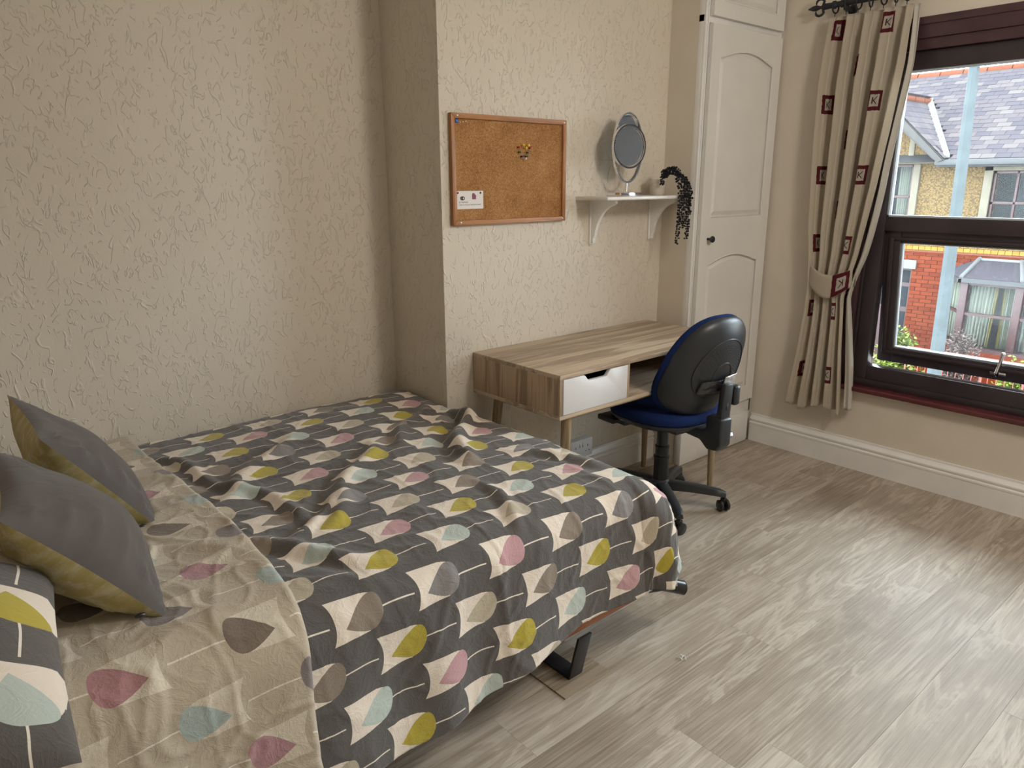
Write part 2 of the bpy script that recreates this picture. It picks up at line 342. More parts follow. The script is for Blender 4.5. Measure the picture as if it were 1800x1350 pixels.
# ------------------------------------------------------------------ mesh helpers
class B:
    def __init__(s): s.v = []; s.f = []; s.uv = None
    def add(s, v, f):
        k = len(s.v); s.v += [tuple(map(float, p)) for p in v]; s.f += [tuple(i+k for i in q) for q in f]; return s
    def box(s, a, b):
        x0, y0, z0 = a; x1, y1, z1 = b
        return s.add([(x0, y0, z0), (x1, y0, z0), (x1, y1, z0), (x0, y1, z0), (x0, y0, z1), (x1, y0, z1), (x1, y1, z1), (x0, y1, z1)],
                     [(0, 3, 2, 1), (4, 5, 6, 7), (0, 1, 5, 4), (1, 2, 6, 5), (2, 3, 7, 6), (3, 0, 4, 7)])
    def hexa(s, p):   # 8 corners, same order as box
        return s.add(p, [(0, 3, 2, 1), (4, 5, 6, 7), (0, 1, 5, 4), (1, 2, 6, 5), (2, 3, 7, 6), (3, 0, 4, 7)])
    def tube(s, pts, r, n=12, caps=True):
        pts = [Vector(p) for p in pts]; m = len(pts); rs = r if isinstance(r, (list, tuple)) else [r]*m
        t0 = (pts[1]-pts[0]).normalized(); up = Vector((0, 0, 1)) if abs(t0.z) < .9 else Vector((1, 0, 0)); u = t0.cross(up).normalized()
        V = []; F = []
        for i in range(m):
            t = (pts[min(i+1, m-1)]-pts[max(i-1, 0)]).normalized(); u = (u-t*u.dot(t)).normalized(); w = t.cross(u)
            for k in range(n):
                a = 2*math.pi*k/n; V.append(pts[i]+(u*math.cos(a)+w*math.sin(a))*rs[i])
        for i in range(m-1):
            for k in range(n): F.append((i*n+k, i*n+(k+1) % n, (i+1)*n+(k+1) % n, (i+1)*n+k))
        if caps: F.append(tuple(range(n-1, -1, -1))); F.append(tuple((m-1)*n+k for k in range(n)))
        return s.add(V, F)
    def cyl(s, a, b, r, n=20): return s.tube([a, b], r, n)
    def ring(s, c, ax, ru, r, n=36, k=8, ry=None, up=(0, 0, 1)):
        """torus round centre c, plane normal ax"""
        c = Vector(c); ax = Vector(ax).normalized(); u = Vector(up)-ax*Vector(up).dot(ax); u.normalize(); w = ax.cross(u); ry = ry or ru
        V = []; F = []
        for i in range(n):
            a = 2*math.pi*i/n; d = u*math.cos(a)*ry+w*math.sin(a)*ru; dn = (u*math.cos(a)/ry+w*math.sin(a)/ru).normalized()
            for q in range(k):
                b = 2*math.pi*q/k; V.append(c+d+dn*math.cos(b)*r+ax*math.sin(b)*r)
        for i in range(n):
            for q in range(k): F.append((i*k+q, ((i+1) % n)*k+q, ((i+1) % n)*k+(q+1) % k, i*k+(q+1) % k))
        return s.add(V, F)
    def ball(s, c, r, n=10, m=6, sc=(1, 1, 1)):
        V = []; F = []
        for i in range(1, m):
            a = math.pi*i/m
            for k in range(n):
                b = 2*math.pi*k/n; V.append((c[0]+r*sc[0]*math.sin(a)*math.cos(b), c[1]+r*sc[1]*math.sin(a)*math.sin(b), c[2]+r*sc[2]*math.cos(a)))
        V.append((c[0], c[1], c[2]+r*sc[2])); V.append((c[0], c[1], c[2]-r*sc[2])); T = len(V)-2
        for i in range(m-2):
            for k in range(n): F.append((i*n+k, (i+1)*n+k, (i+1)*n+(k+1) % n, i*n+(k+1) % n))
        for k in range(n): F.append((T, k, (k+1) % n)); F.append((T+1, (m-2)*n+(k+1) % n, (m-2)*n+k))
        return s.add(V, F)
    def lathe(s, c, prof, n=24, ax='z'):
        V = []; F = []
        for r, h in prof:
            for k in range(n):
                a = 2*math.pi*k/n; p = (r*math.cos(a), r*math.sin(a), h)
                if ax == 'y': p = (p[0], p[2], p[1])
                if ax == 'x': p = (p[2], p[0], p[1])
                V.append((c[0]+p[0], c[1]+p[1], c[2]+p[2]))
        m = len(prof)
        for i in range(m-1):
            for k in range(n): F.append((i*n+k, i*n+(k+1) % n, (i+1)*n+(k+1) % n, (i+1)*n+k))
        F.append(tuple(range(n-1, -1, -1))); F.append(tuple((m-1)*n+k for k in range(n)))
        return s.add(V, F)
    def prism(s, poly, ax, lo, hi):
        """polygon in the plane of the other two axes, extruded from lo to hi along ax"""
        n = len(poly)
        def P(a, b, h): return {'x': (h, a, b), 'y': (a, h, b), 'z': (a, b, h)}[ax]
        V = [P(a, b, lo) for a, b in poly]+[P(a, b, hi) for a, b in poly]
        F = [tuple(range(n)), tuple(range(2*n-1, n-1, -1))]+[(i, i+n, (i+1) % n+n, (i+1) % n) for i in range(n)]
        return s.add(V, F)
    def grid(s, P, flip=False, uv=None):
        """P array (n,m,3)"""
        n, m = P.shape[:2]; k = len(s.v); s.v += [tuple(p) for p in P.reshape(-1, 3).tolist()]
        for i in range(n-1):
            for j in range(m-1):
                a = k+i*m+j; q = (a, a+1, a+m+1, a+m); s.f.append(q[::-1] if flip else q)
        if uv is not None: s.uv = (s.uv or [])+[tuple(p) for p in uv.reshape(-1, 2).tolist()]
        return s

def wloc(o):
    p = Vector((0, 0, 0))
    while o is not None: p += o.location; o = o.parent
    return p

def obj(name, b, mat, parent=None, smooth=False, bevel=0.0, local=False, label=None, kind=None, seg=2, sub=0, auto=35, at=None, solid=0.0, recalc=True):
    """links ONE mesh object; vertices are given in world space unless local"""
    me = bpy.data.meshes.new(name); V = b.v
    if parent is not None and not local: o_ = wloc(parent); V = [(x-o_.x, y-o_.y, z-o_.z) for x, y, z in V]
    elif parent is None and at is not None and not local: V = [(x-at[0], y-at[1], z-at[2]) for x, y, z in V]
    me.from_pydata(V, [], b.f)
    if b.uv:
        l = me.uv_layers.new(name='UVMap'); idx = np.empty(len(me.loops), dtype=np.int32); me.loops.foreach_get('vertex_index', idx)
        l.data.foreach_set('uv', np.array(b.uv, dtype=np.float32)[idx].ravel())
    me.materials.append(mat)
    if recalc or bevel:
        bm = bmesh.new(); bm.from_mesh(me)
        if recalc: bmesh.ops.recalc_face_normals(bm, faces=bm.faces)
        if bevel:
            ed = [e for e in bm.edges if len(e.link_faces) == 2 and e.calc_face_angle(0) > R(28)]
            bmesh.ops.bevel(bm, geom=ed, offset=bevel, segments=seg, affect='EDGES', clamp_overlap=True, profile=.5)
        bm.to_mesh(me); bm.free()
    if smooth or bevel:
        me.polygons.foreach_set('use_smooth', [True]*len(me.polygons)); me.set_sharp_from_angle(angle=R(auto))
    o = bpy.data.objects.new(name, me); COL.objects.link(o)
    if parent is not None: o.parent = parent
    elif at is not None: o.location = at
    if sub:
        md = o.modifiers.new('sub', 'SUBSURF'); md.levels = md.render_levels = sub
    if solid:
        md = o.modifiers.new('solid', 'SOLIDIFY'); md.thickness = solid; md.offset = 0
    if label: o['label'] = label
    if kind: o['kind'] = kind
    return o
def tag(o, label, cat, group=None):
    o['label'] = label; o['category'] = cat
    if group: o['group'] = group
    return o
def thing(name, label, cat, loc, rz=0, group=None, kind=None):
    o = bpy.data.objects.new(name, None); COL.objects.link(o); o.location = loc; o.rotation_euler = (0, 0, rz); o.empty_display_size = .05
    tag(o, label, cat, group)
    if kind: o['kind'] = kind
    return o
def struct(name, b, mat, **k):
    o = obj(name, b, mat, **k); o['kind'] = 'structure'; return o
def share(name, src, parent, loc, rot=None, scale=None):
    o = bpy.data.objects.new(name, src.data if hasattr(src, 'data') else src); COL.objects.link(o); o.parent = parent; o.location = loc
    if rot: o.rotation_euler = rot
    if scale: o.scale = scale
    return o
def copy_tree(o, parent=None):
    c = o.copy(); COL.objects.link(c); c.parent = parent
    for ch in list(o.children): copy_tree(ch, c)
    return c
def text_b(s, size, ext=.0004):
    cu = bpy.data.curves.new('t', 'FONT'); cu.body = s; cu.size = size; cu.extrude = ext; cu.resolution_u = 2
    o = bpy.data.objects.new('t', cu); COL.objects.link(o); dg = bpy.context.evaluated_depsgraph_get(); me = bpy.data.meshes.new_from_object(o.evaluated_get(dg))
    b = B(); b.add([v.co[:] for v in me.vertices], [tuple(p.vertices) for p in me.polygons]); bpy.data.objects.remove(o); bpy.data.meshes.remove(me); return b
def wav(x, y, k, seed, warp=.6):
    """sum of warped sine waves, about -1..1"""
    g = np.random.default_rng(seed); s = np.zeros_like(x); a0 = 0
    for q in range(6):
        th = g.uniform(0, math.pi); f = k*g.uniform(.6, 1.7); ph = g.uniform(0, 6.28, 3); a = 1/(1+q*.3)
        wx = warp*np.sin(y*f*.7+ph[1])+x*f*math.cos(th)+y*f*math.sin(th); s += a*np.sin(wx+ph[0]+warp*np.sin(x*f*.9+ph[2])); a0 += a*a
    return s/(a0**.5*1.4)

# ------------------------------------------------------------------ room shell
XW = 1.849; YA = .387; XC = -.1345; XL = -2.75; YB = -3.7; ZC = 2.55; CX = 1.1985; CY = -.185
sub = struct('floor', B().box((XL, YB, -.06), (XW+.02, YA+.02, -.0035)), M['subfloor'])
# vinyl planks: one mesh, copied
PW, PL = .1825, 1.243
pb = B().box((.0003, .0003, -.0034), (PL-.0003, PW-.0003, 0)); plank0 = None
offs = {0: .16, 1: .875, 2: 1.016, 3: .765, -1: .52, -2: .868, -3: .35, -4: .05, -5: .72, -6: .41, 4: .38, 5: .10, 6: .66, 7: .93, 8: .29, 9: .55, 10: .0, 11: .8, 12: .45}
def clipped(x0, x1, y0, y1):
    return B().box((0, .0003, -.0034), (x1-x0-.0006, y1-y0-.0003, 0))
for k in range(-8, 13):
    y0 = -1.3735-PW*k; y1 = y0+PW
    if y0 > YA or y1 < YB: continue
    j = offs.get(k, (k*.37) % 1.2); x = j-PL*4
    while x < XW:
        a, b_ = max(x, XL), min(x+PL, XW); c, d_ = max(y0, YB), min(y1, YA)
        if b_-a > .02 and d_-c > .01:
            if b_-a > PL-.001 and d_-c > PW-.001:
                if plank0 is None: o = obj('plank', pb, M['plank'], sub, local=True); plank0 = o
                else: o = share('plank', plank0, sub, (0, 0, 0))
            else: o = obj('plank', clipped(a, b_, c, d_), M['plank'], sub, local=True)
            o.location = (a, c, 0)
        x += PL
struct('ceiling', B().box((XL-.1, YB-.1, ZC), (XW+.1, YA+.1, ZC+.1)), M['ceiling'])
struct('wall_alcove', B().box((XL-.1, YA, -.06), (XC, YA+.15, ZC)), M['wallpaper'])
struct('wall_chimney', B().box((XC, 0, -.06), (CX+.7, YA+.15, ZC)), M['wallpaper'], bevel=.004)
struct('wall_behind_bed', B().box((XL-.15, YB, -.06), (XL, YA, ZC)), M['wallpaper'])
struct('wall_back', B().box((XL-.1, YB-.15, -.06), (XW+.3, YB, ZC)), M['plain_wall'])
WY0, WY1, WZ0, WZ1 = -2.14, -.665, .425, 2.121
w = B(); w.box((XW, WY1, -.06), (XW+.28, YA, ZC)); w.box((XW, YB, -.06), (XW+.28, -3.55, ZC)); w.box((XW, -2.5, -.06), (XW+.28, WY0, ZC)); w.box((XW, -3.55, -.06), (XW+.28, -2.5, WZ0)); w.box((XW, -3.55, WZ1), (XW+.28, -2.5, ZC)); w.box((XW, WY0, -.06), (XW+.28, WY1, WZ0)); w.box((XW, WY0, WZ1), (XW+.28, WY1, ZC))
struct('wall_window', w, M['plain_wall'])
# skirting profile (depth from wall, height)
SK = [(0, 0), (.020, 0), (.020, .098), (.0225, .102), (.0225, .110), (.016, .114), (.016, .120), (.021, .124), (.021, .131), (.012, .142), (.007, .149), (.007, .1595), (0, .1595)]
def skirt(name, p, q, nrm):
    p = Vector(p); q = Vector(q); nrm = Vector(nrm); n = len(SK); b = B()
    V = [p+nrm*d+Vector((0, 0, h)) for d, h in SK]+[q+nrm*d+Vector((0, 0, h)) for d, h in SK]
    b.add(V, [tuple(range(n)), tuple(range(2*n-1, n-1, -1))]+[(i, (i+1) % n, (i+1) % n+n, i+n) for i in range(n)])
    return struct(name, b, M['gloss_white'])
skirt('baseboard_window', (XW, CY-.02, 0), (XW, YB, 0), (-1, 0, 0))
skirt('baseboard_chimney', (XC, 0, 0), (CX, 0, 0), (0, -1, 0))
skirt('baseboard_alcove', (XL, YA, 0), (XC, YA, 0), (0, -1, 0))
skirt('baseboard_back', (XL, YB, 0), (XW, YB, 0), (0, 1, 0))

# ------------------------------------------------------------------ built-in cupboard
cup = thing('built_in_cupboard', 'tall cream painted built-in cupboard with arched panel door beside the window wall', 'cupboard', (CX, CY, 0))
obj('side_panel', B().box((CX, CY+.0302, 0), (CX+.02, 0.005, ZC)), M['plain_wall'], cup, label='side panel papered in the wall colour')
f = B()
f.box((CX, CY, .0), (CX+.040, CY+.03, ZC)); f.box((CX, CY-.007, 0.17), (CX+.011, CY, ZC)); f.box((CX+.015, CY-.004, .17), (CX+.021, CY, ZC)); f.box((CX+.025, CY-.004, .17), (CX+.031, CY, ZC))
f.box((XW-.014, CY, 0), (XW, CY+.03, ZC)); f.box((CX, CY+.001, 2.128), (XW, CY+.03, 2.158)); f.box((CX, CY, .17), (XW, CY+.03, .25))
obj('frame', f, M['gloss_white'], cup, bevel=.0015)
obj('plinth', B().box((CX-.012, CY-.020, 0.004), (XW-.045, CY+.01, .178)), M['gloss_white'], cup, bevel=.003)
def arch(x0, x1, z0, z1, rise, n=14):
    """panel outline with an arched head"""
    p = [(x0, z0), (x1, z0), (x1, z1)]
    for i in range(1, n): t = i/n; p.append((x1+(x0-x1)*t, z1+rise*math.sin(math.pi*t)))
    p.append((x0, z1)); return p
def cup_door(name, x0, x1, z0, z1, panels):
    yo, yi = CY-.021, CY-.001; b = B(); st = .07; b.box((x0, yo, z0), (x0+st, yi, z1)); b.box((x1-st, yo, z0), (x1, yi, z1))
    zs = z0
    for pz0, pz1, rise in panels:
        b.box((x0+st, yo, zs), (x1-st, yi, pz0)); zs = pz1
        # arched head piece: from arch curve up to next rail start
    b2 = []
    for k, (pz0, pz1, rise) in enumerate(panels):
        top = panels[k+1][0] if k+1 < len(panels) else z1
        n = 14; xs = [x0+st+(x1-x0-2*st)*i/n for i in range(n+1)]
        poly = [(x, pz1+rise*math.sin(math.pi*i/n)) for i, x in enumerate(xs)]
        zt = pz1+rise+.004
        for i in range(n):
            (xa, za), (xb, zb) = poly[i], poly[i+1]
            b.hexa([(xa, yo, za), (xb, yo, zb), (xb, yi, zb), (xa, yi, za), (xa, yo, zt), (xb, yo, zt), (xb, yi, zt), (xa, yi, zt)])
        panels_top = zt; b.box((x0+st, yo, zt), (x1-st, yi, top))
    d = obj(name, B2(b, panels, x0, x1, z0, st, yo, yi), M['door_paint'], cup, bevel=0)
    for pz0, pz1, rise in panels:
        obj('recess_panel', B().prism(arch(x0+st-.003, x1-st+.003, pz0-.003, pz1+.003, rise+.002), 'y', yo+.012, yi+.002), M['door_paint'], d)
        a = arch(x0+st+.030, x1-st-.030, pz0+.030, pz1-.022, rise*.85); c = arch(x0+st+.012, x1-st-.012, pz0+.012, pz1-.008, rise*.95)
        q = B(); n = len(a); q.add([(x, yo+.012, z) for x, z in c]+[(x, yo+.003, z) for x, z in a], [tuple(range(n, 2*n))]+[(i, (i+1) % n, (i+1) % n+n, i+n) for i in range(n)])
        obj('raised_field', q, M['door_paint'], d)
        g = B()
        for poly, th in ((arch(x0+st+.003, x1-st-.003, pz0+.003, pz1-.002, rise), .0035),):
            pts = [(x, yo+.0008, z) for x, z in poly]; pts.append(pts[0]); g.tube(pts, th, 6, False)
        obj('moulding', g, M['door_paint'], d, smooth=True)
    return d
def B2(b, panels, x0, x1, z0, st, yo, yi):
    # rebuild cleanly: rails between panels only
    c = B(); z1 = max(v[2] for v in b.v)
    c.box((x0, yo, z0), (x0+st, yi, z1)); c.box((x1-st, yo, z0), (x1, yi, z1)); prev = z0
    for k, (pz0, pz1, rise) in enumerate(panels):
        c.box((x0+st, yo, prev), (x1-st, yi, pz0)); n = 16; zt = pz1+rise+.004
        for i in range(n):
            xa = x0+st+(x1-x0-2*st)*i/n; xb = x0+st+(x1-x0-2*st)*(i+1)/n; za = pz1+rise*math.sin(math.pi*i/n); zb = pz1+rise*math.sin(math.pi*(i+1)/n)
            c.hexa([(xa, yo, za), (xb, yo, zb), (xb, yi, zb), (xa, yi, za), (xa, yo, zt), (xb, yo, zt), (xb, yi, zt), (xa, yi, zt)])
        prev = zt
    c.box((x0+st, yo, prev), (x1-st, yi, z1)); return c
d1 = cup_door('door', CX+.040, XW-.018, .252, 2.124, [(.335, 1.035, .045), (1.265, 1.985, .045)])
cup_door('upper_door', CX+.040, XW-.018, 2.155, ZC-.03, [(2.22, ZC-.11, .0)])
kb = B().lathe((1.301, CY-.021, 1.164), [(.007, 0), (.006, -.012), (.010, -.018), (.0155, -.024), (.0165, -.030), (.013, -.035), (.004, -.037)], 20, 'y')
obj('knob', kb, M['black_metal'], d1, smooth=True, label='small round black knob')

# ------------------------------------------------------------------ window
win = bpy.data.objects.new('window_1', None); COL.objects.link(win); win.location = (XW, -1.4, .44); win['kind'] = 'structure'
FX0, FX1 = XW+.022, XW+.085      # frame depth
a = B()
a.box((XW-.012, -.72, .44), (XW+.06, WY1, 2.121)); a.box((XW-.018, -.700, .44), (XW-.012, WY1+.0, 2.121)); a.box((XW-.012, WY0, .44), (XW+.06, -2.08, 2.121))
a.box((XW-.012, WY0, 2.035), (XW+.06, WY1, 2.121)); a.box((XW-.020, WY0, 2.090), (XW-.012, WY1, 2.121)); a.box((XW-.002, -2.08, 1.990), (XW+.06, -.72, 2.035))
obj('casing', a, M['rosewood'], win, bevel=.003)
a = B(); a.box((FX0, -.80, .44), (FX1, -.72, 1.99)); a.box((FX0, -2.08, .44), (FX1, -2.0, 1.99)); a.box((FX0, -2.0, 1.912), (FX1, -.80, 1.99)); a.box((FX0, -2.0, 1.205), (FX1, -.80, 1.272)); a.box((FX0, -2.0, .44), (FX1, -.80, .545))
a.box((FX0-.012, -.735, .44), (FX0, -.72, 1.99)); a.box((FX0-.010, -2.08, .44), (FX0, -.72, .475))
obj('frame', a, M['rosewood_dark'], win, bevel=.004)
a = B(); x = FX0+.008
for p, q in (((x, -.808, 1.272), (x+.03, -.80, 1.912)), ((x, -2.0, 1.904), (x+.03, -.80, 1.912)), ((x, -2.0, 1.272), (x+.03, -.80, 1.280)), ((x, -2.0, 1.272), (x+.03, -1.992, 1.912))): a.box(p, q)
obj('glazing_seal', a, M['gasket'], win)
obj('pane', B().box((FX0+.025, -2.0, 1.272), (FX0+.029, -.80, 1.912)), M['glass'], win, label='dusty upper pane')
# top-hung sash, swung out at the bottom
sash = bpy.data.objects.new('sash', None); COL.objects.link(sash); sash.parent = win; sash.location = (FX0+.02-XW, 0, 1.207-.44); sash.rotation_euler = (0, R(-7.5), 0)
H = .655; y0, y1 = .60, -.60; wv = .072
a = B(); a.box((0, y0-wv, -H), (.055, y0, 0)); a.box((0, y1, -H), (.055, y1+wv, 0)); a.box((0, y1+wv, -.055), (.055, y0-wv, 0)); a.box((0, y1+wv, -H), (.055, y0-wv, -H+.075))
a.box((-.010, y0-wv+.028, -H+.05), (0, y0-wv+.05, -.03)); a.box((-.010, y1+wv-.05, -H+.05), (0, y1+wv-.028, -.03)); a.box((-.010, y1+wv-.03, -.045), (0, y0-wv+.03, -.028)); a.box((-.010, y1+wv-.03, -H+.045), (0, y0-wv+.03, -H+.062))
so = obj('sash_frame', a, M['rosewood_dark'], sash, bevel=.004, local=True)
a = B()
for p, q in (((.012, y0-wv-.006, -H+.075), (.03, y0-wv, -.055)), ((.012, y1+wv, -H+.075), (.03, y0-wv, -H+.081)), ((.012, y1+wv, -.061), (.03, y0-wv, -.055)), ((.012, y1+wv, -H+.075), (.03, y1+wv+.006, -.055))): a.box(p, q)
obj('sash_seal', a, M['gasket'], sash, local=True)
obj('sash_pane', B().box((.022, y1+wv, -H+.075), (.026, y0-wv, -.055)), M['glass'], sash, local=True)
a = B(); hy = .058; hz = -H+.035
a.box((-.012, hy-.032, hz-.008), (0, hy+.032, hz+.008)); a.tube([(-.014, hy, hz-.006), (-.03, hy, hz+.01), (-.028, hy-.008, hz+.055), (-.026, hy-.016, hz+.10)], [.009, .009, .0075, .008], 12); a.ball((-.026, hy-.016, hz+.101), .0085)
obj('handle', a, M['chrome'], sash, local=True, bevel=.0015, label='chrome espagnolette handle standing up')
a = B().prism([(XW-.047, .418), (XW-.049, .424), (XW-.049, .436), (XW-.046, .441), (FX0, .443), (FX0, .418)], 'y', WY0-.03, WY1-.02)
obj('sill', a, M['sill'], win, bevel=.0015, label='reddish brown sill board')
a = B().box((FX0-.004, -2.08, .443), (FX0+.010, -.72, .452)); obj('sill_bead', a, M['gasket'], win)
win2 = bpy.data.objects.new('added_window', None); COL.objects.link(win2); win2.location = (XW, -3.0, .44); win2['kind'] = 'structure'  # added window out of view, put in to bring more daylight indoors
a = B(); a.box((FX0, -3.55, .425), (FX1, -3.47, WZ1)); a.box((FX0, -2.58, .425), (FX1, -2.5, WZ1)); a.box((FX0, -3.47, 2.03), (FX1, -2.58, WZ1)); a.box((FX0, -3.47, .425), (FX1, -2.58, .52)); a.box((FX0, -3.47, 1.205), (FX1, -2.58, 1.272))
obj('frame', a, M['rosewood_dark'], win2, bevel=.004); obj('pane', B().box((FX0+.025, -3.47, .52), (FX0+.029, -2.58, 2.03)), M['glass'], win2)
a = B().box((FX0+.06, WY0, .35), (XW+.34, WY1, .425)); struct('window_ledge_outside', a, M['concrete']).name = 'trim_1'

# ------------------------------------------------------------------ bed
bed = thing('bed', 'low double bed on black sled legs under the charcoal tulip duvet', 'bed', (-1.1, -.35, 0))
b = B(); b.box((-2.12, -1.045, .162), (-.155, -1.02, .232)); b.box((-2.12, .335, .162), (-.155, .36, .232)); b.box((-.18, -1.02, .162), (-.155, .335, .232)); b.box((-2.12, -1.02, .162), (-2.095, .335, .232))
obj('rail', b, M['bed_rail'], bed, bevel=.002)
b = B()
for i in range(12): b.box((-2.08+i*.16, -1.02, .205), (-2.0+i*.16, .335, .222))
obj('slats', b, M['bed_rail'], bed)
def sled(x):
    b = B(); w_, t = .054, .008
    pts = [(-1.073, .162), (-1.036, .0048), (-.42, .0048), (-.38, .162)]; inn = [(-1.064, .162), (-1.029, .0135), (-.427, .0135), (-.389, .162)]
    poly = pts+inn[::-1]
    for i in range(3):
        (a0, a1), (b0, b1), (c0, c1), (d0, d1) = pts[i], pts[i+1], inn[i+1], inn[i]
        b.hexa([(x, a0, a1), (x+w_, a0, a1), (x+w_, b0, b1), (x, b0, b1), (x, d0, d1), (x+w_, d0, d1), (x+w_, c0, c1), (x, c0, c1)])
    return b
for x in (-.452, -1.75): obj('leg', sled(x), M['black_metal'], bed, bevel=.0012)
obj('headboard', B().box((-2.16, -1.045, .16), (-2.125, .36, 1.0)), M['bed_rail'], bed, bevel=.004)
b = B(); b.tube([(-.165, -1.035, .200), (-.06, -1.060, .186), (.008, -1.094, .160)], .023, 20, False); b.tube([(-.165, -1.035, .200), (-.06, -1.060, .186), (.008, -1.094, .160)], .019, 20, False); b.ring((.008, -1.094, .160), (.066, -.028, -.018), .021, .003, 20, 6)
obj('corner_cap', b, M['black_gloss'], bed, smooth=True, label='hollow dark plastic tube end at the foot corner')
obj('mattress', B().box((-2.1, -.985, .235), (-.215, .345, .515)), M['mattress'], bed, bevel=.04, seg=4)

S0, T0, ZT = -.188, 1.325, .562     # rounding starts (x), (distance from y=.36), top of the quilt
def wrinkle(s, t, crumple=1.0):
    z = .0055*wav(s, t, 6.5, 3)+.0016*wav(s, t, 15, 5)
    for seed, k, a in ((11, 8, .0045), (12, 13, .0030), (13, 24, .0016)):
        q = wav(s, t, k, seed, 1.2); z += a*crumple*(1-np.minimum(np.abs(q)*3.2, 1))**1.6
    return z
RID = [(-.15, .50, -.50, .95, .030, .030), (-.20, .30, -.62, .72, .022, .014), (-.62, .60, -1.05, 1.10, .026, .018), (-.92, .88, -1.12, 1.12, .018, .016), (-.80, .35, -1.28, .85, .030, .014), (-1.22, .25, -1.02, 1.05, .02, .012),
       (-1.28, 1.0, -1.0, 1.30, .022, .014), (-.16, .42, -.22, .62, .018, .022), (-.30, .95, -.12, 1.25, .024, .010), (-.55, 1.1, -.62, 1.40, .020, .010)]
def ridges(s, t):
    z = np.zeros_like(s)
    for x0, y0, x1, y1, wd, h in RID:
        dx, dy = x1-x0, y1-y0; L = math.hypot(dx, dy); u = ((s-x0)*dx+(t-y0)*dy)/L; v = ((s-x0)*-dy+(t-y0)*dx)/L
        v = v + .02*np.sin(u*14); e = np.clip(np.minimum(u, L-u)/.15+.3, 0, 1); e = e*e*(3-2*e)
        z += h*e*np.exp(-(v/wd)**2) - .5*h*e*np.exp(-((v-wd*1.9)/wd)**2)
    return z
def drape(s, t, lift=0.0, crumple=1.0, side_r=.095, side_len=1.0):
    a = np.maximum(s-S0, 0); b_ = np.maximum(t-T0, 0); phi = np.arctan2(b_, a+1e-9)
    d = .72*np.maximum(a, b_)+.28*np.hypot(a, b_)
    cs, sn = np.cos(phi), np.sin(phi)
    r = (side_r*sn**2+.16*cs**2+.05*(2*sn*cs))+lift; r = np.where(d > 0, r, .1)
    th = np.minimum(d/r, 1.40); rad = r*np.sin(th); drop = r*(1-np.cos(th)); e = np.maximum(d-r*1.40, 0)
    rad += e*(.10*sn**2+.22*cs**2); drop += e*.985
    rad += (np.clip(e/.2, 0, 1)*(.011*np.sin(s*19+1.2*np.sin(s*7)+.5)*sn+.012*np.sin(t*17)*cs))
    P = np.empty(s.shape+(3,))
    P[..., 0] = np.minimum(s, S0)+rad*cs; P[..., 1] = .36-np.minimum(t, T0)-rad*sn; z = ZT+lift-drop
    w_ = (wrinkle(s, t, crumple)+(ridges(s, t) if lift == 0 else 0)); edge = np.clip(t/.06, 0, 1)
    # sag towards the wall edge, swell in the middle
    z += .016*np.sin(np.clip(t/1.3, 0, 1)*math.pi)*np.clip((S0-s)/.3, 0, 1) - .03*(1-np.clip(t/.09, 0, 1))**2
    nx, ny, nz_ = np.sin(th)*cs, -np.sin(th)*sn, np.cos(th)
    flat = d <= 0; nx = np.where(flat, 0, nx); ny = np.where(flat, 0, ny); nz_ = np.where(flat, 1, nz_)
    P[..., 0] += nx*w_; P[..., 1] += ny*w_; P[..., 2] = z+nz_*w_
    # against the chimney breast the quilt cannot hang out past the wall
    lim = np.clip((P[..., 1]+.10)/.09, 0, 1); over = np.maximum(P[..., 0]-(-.162), 0)*lim
    P[..., 0] -= over; P[..., 2] += over*.2
    P[..., 1] = np.minimum(P[..., 1], YA-.012)
    return P
duv = thing('duvet', 'charcoal duvet printed with tulip leaves, spread over the bed with its top edge turned back', 'duvet', (-.7, -.35, .56))
s, tq = np.meshgrid(np.linspace(-1.34, S0+.40, 300), np.linspace(0, 1, 340), indexing='ij')
t = tq*(T0+.405+.075*np.clip((-.45-s)/.5, 0, 1)+.02*np.clip((s+.15)/.2, 0, 1))
P = drape(s, t)
hem = T0+.405-t
uvs = np.stack([s+1.17+10*.215, (T0+.325-t)+20*.115+.0575], -1)
obj('cover', B().grid(P, uv=uvs), M['duvet'], duv, smooth=True, auto=180, solid=.007, recalc=False)
# turned back top edge: reverse of the cover
s2, t2 = np.meshgrid(np.linspace(0, .93, 200), np.linspace(0, T0+.50, 330), indexing='ij')
xe = -1.262-.012*np.sin(t2*5)-.02*np.clip((t2-T0)/.4, 0, 1)
rr = .017; ang = np.clip(s2/rr, 0, math.pi*.85)
lift = np.where(ang < math.pi*.85, rr*(1+np.cos(math.pi-ang)), rr*(1+np.cos(math.pi*.15)))+.004
xx = np.where(ang < math.pi*.85, xe+rr*np.sin(ang)*1.0-.0, xe+rr*math.sin(math.pi*.85)-(s2-rr*math.pi*.85))
P0 = drape(xx, t2, 0.0, 1.0); P1 = drape(xx, t2, 0.03, 1.5)
k = (lift/.03)[..., None]; P = P0*(1-k)+P1*k
P[..., 2] += .004
uvs = np.stack([xx+3.0, T0+.3-t2+2.3], -1)
obj('turned_back_edge', B().grid(P, uv=uvs), M['duvet_back'], duv, smooth=True, auto=180, solid=.006, recalc=False, label='beige reverse side of the duvet folded back')

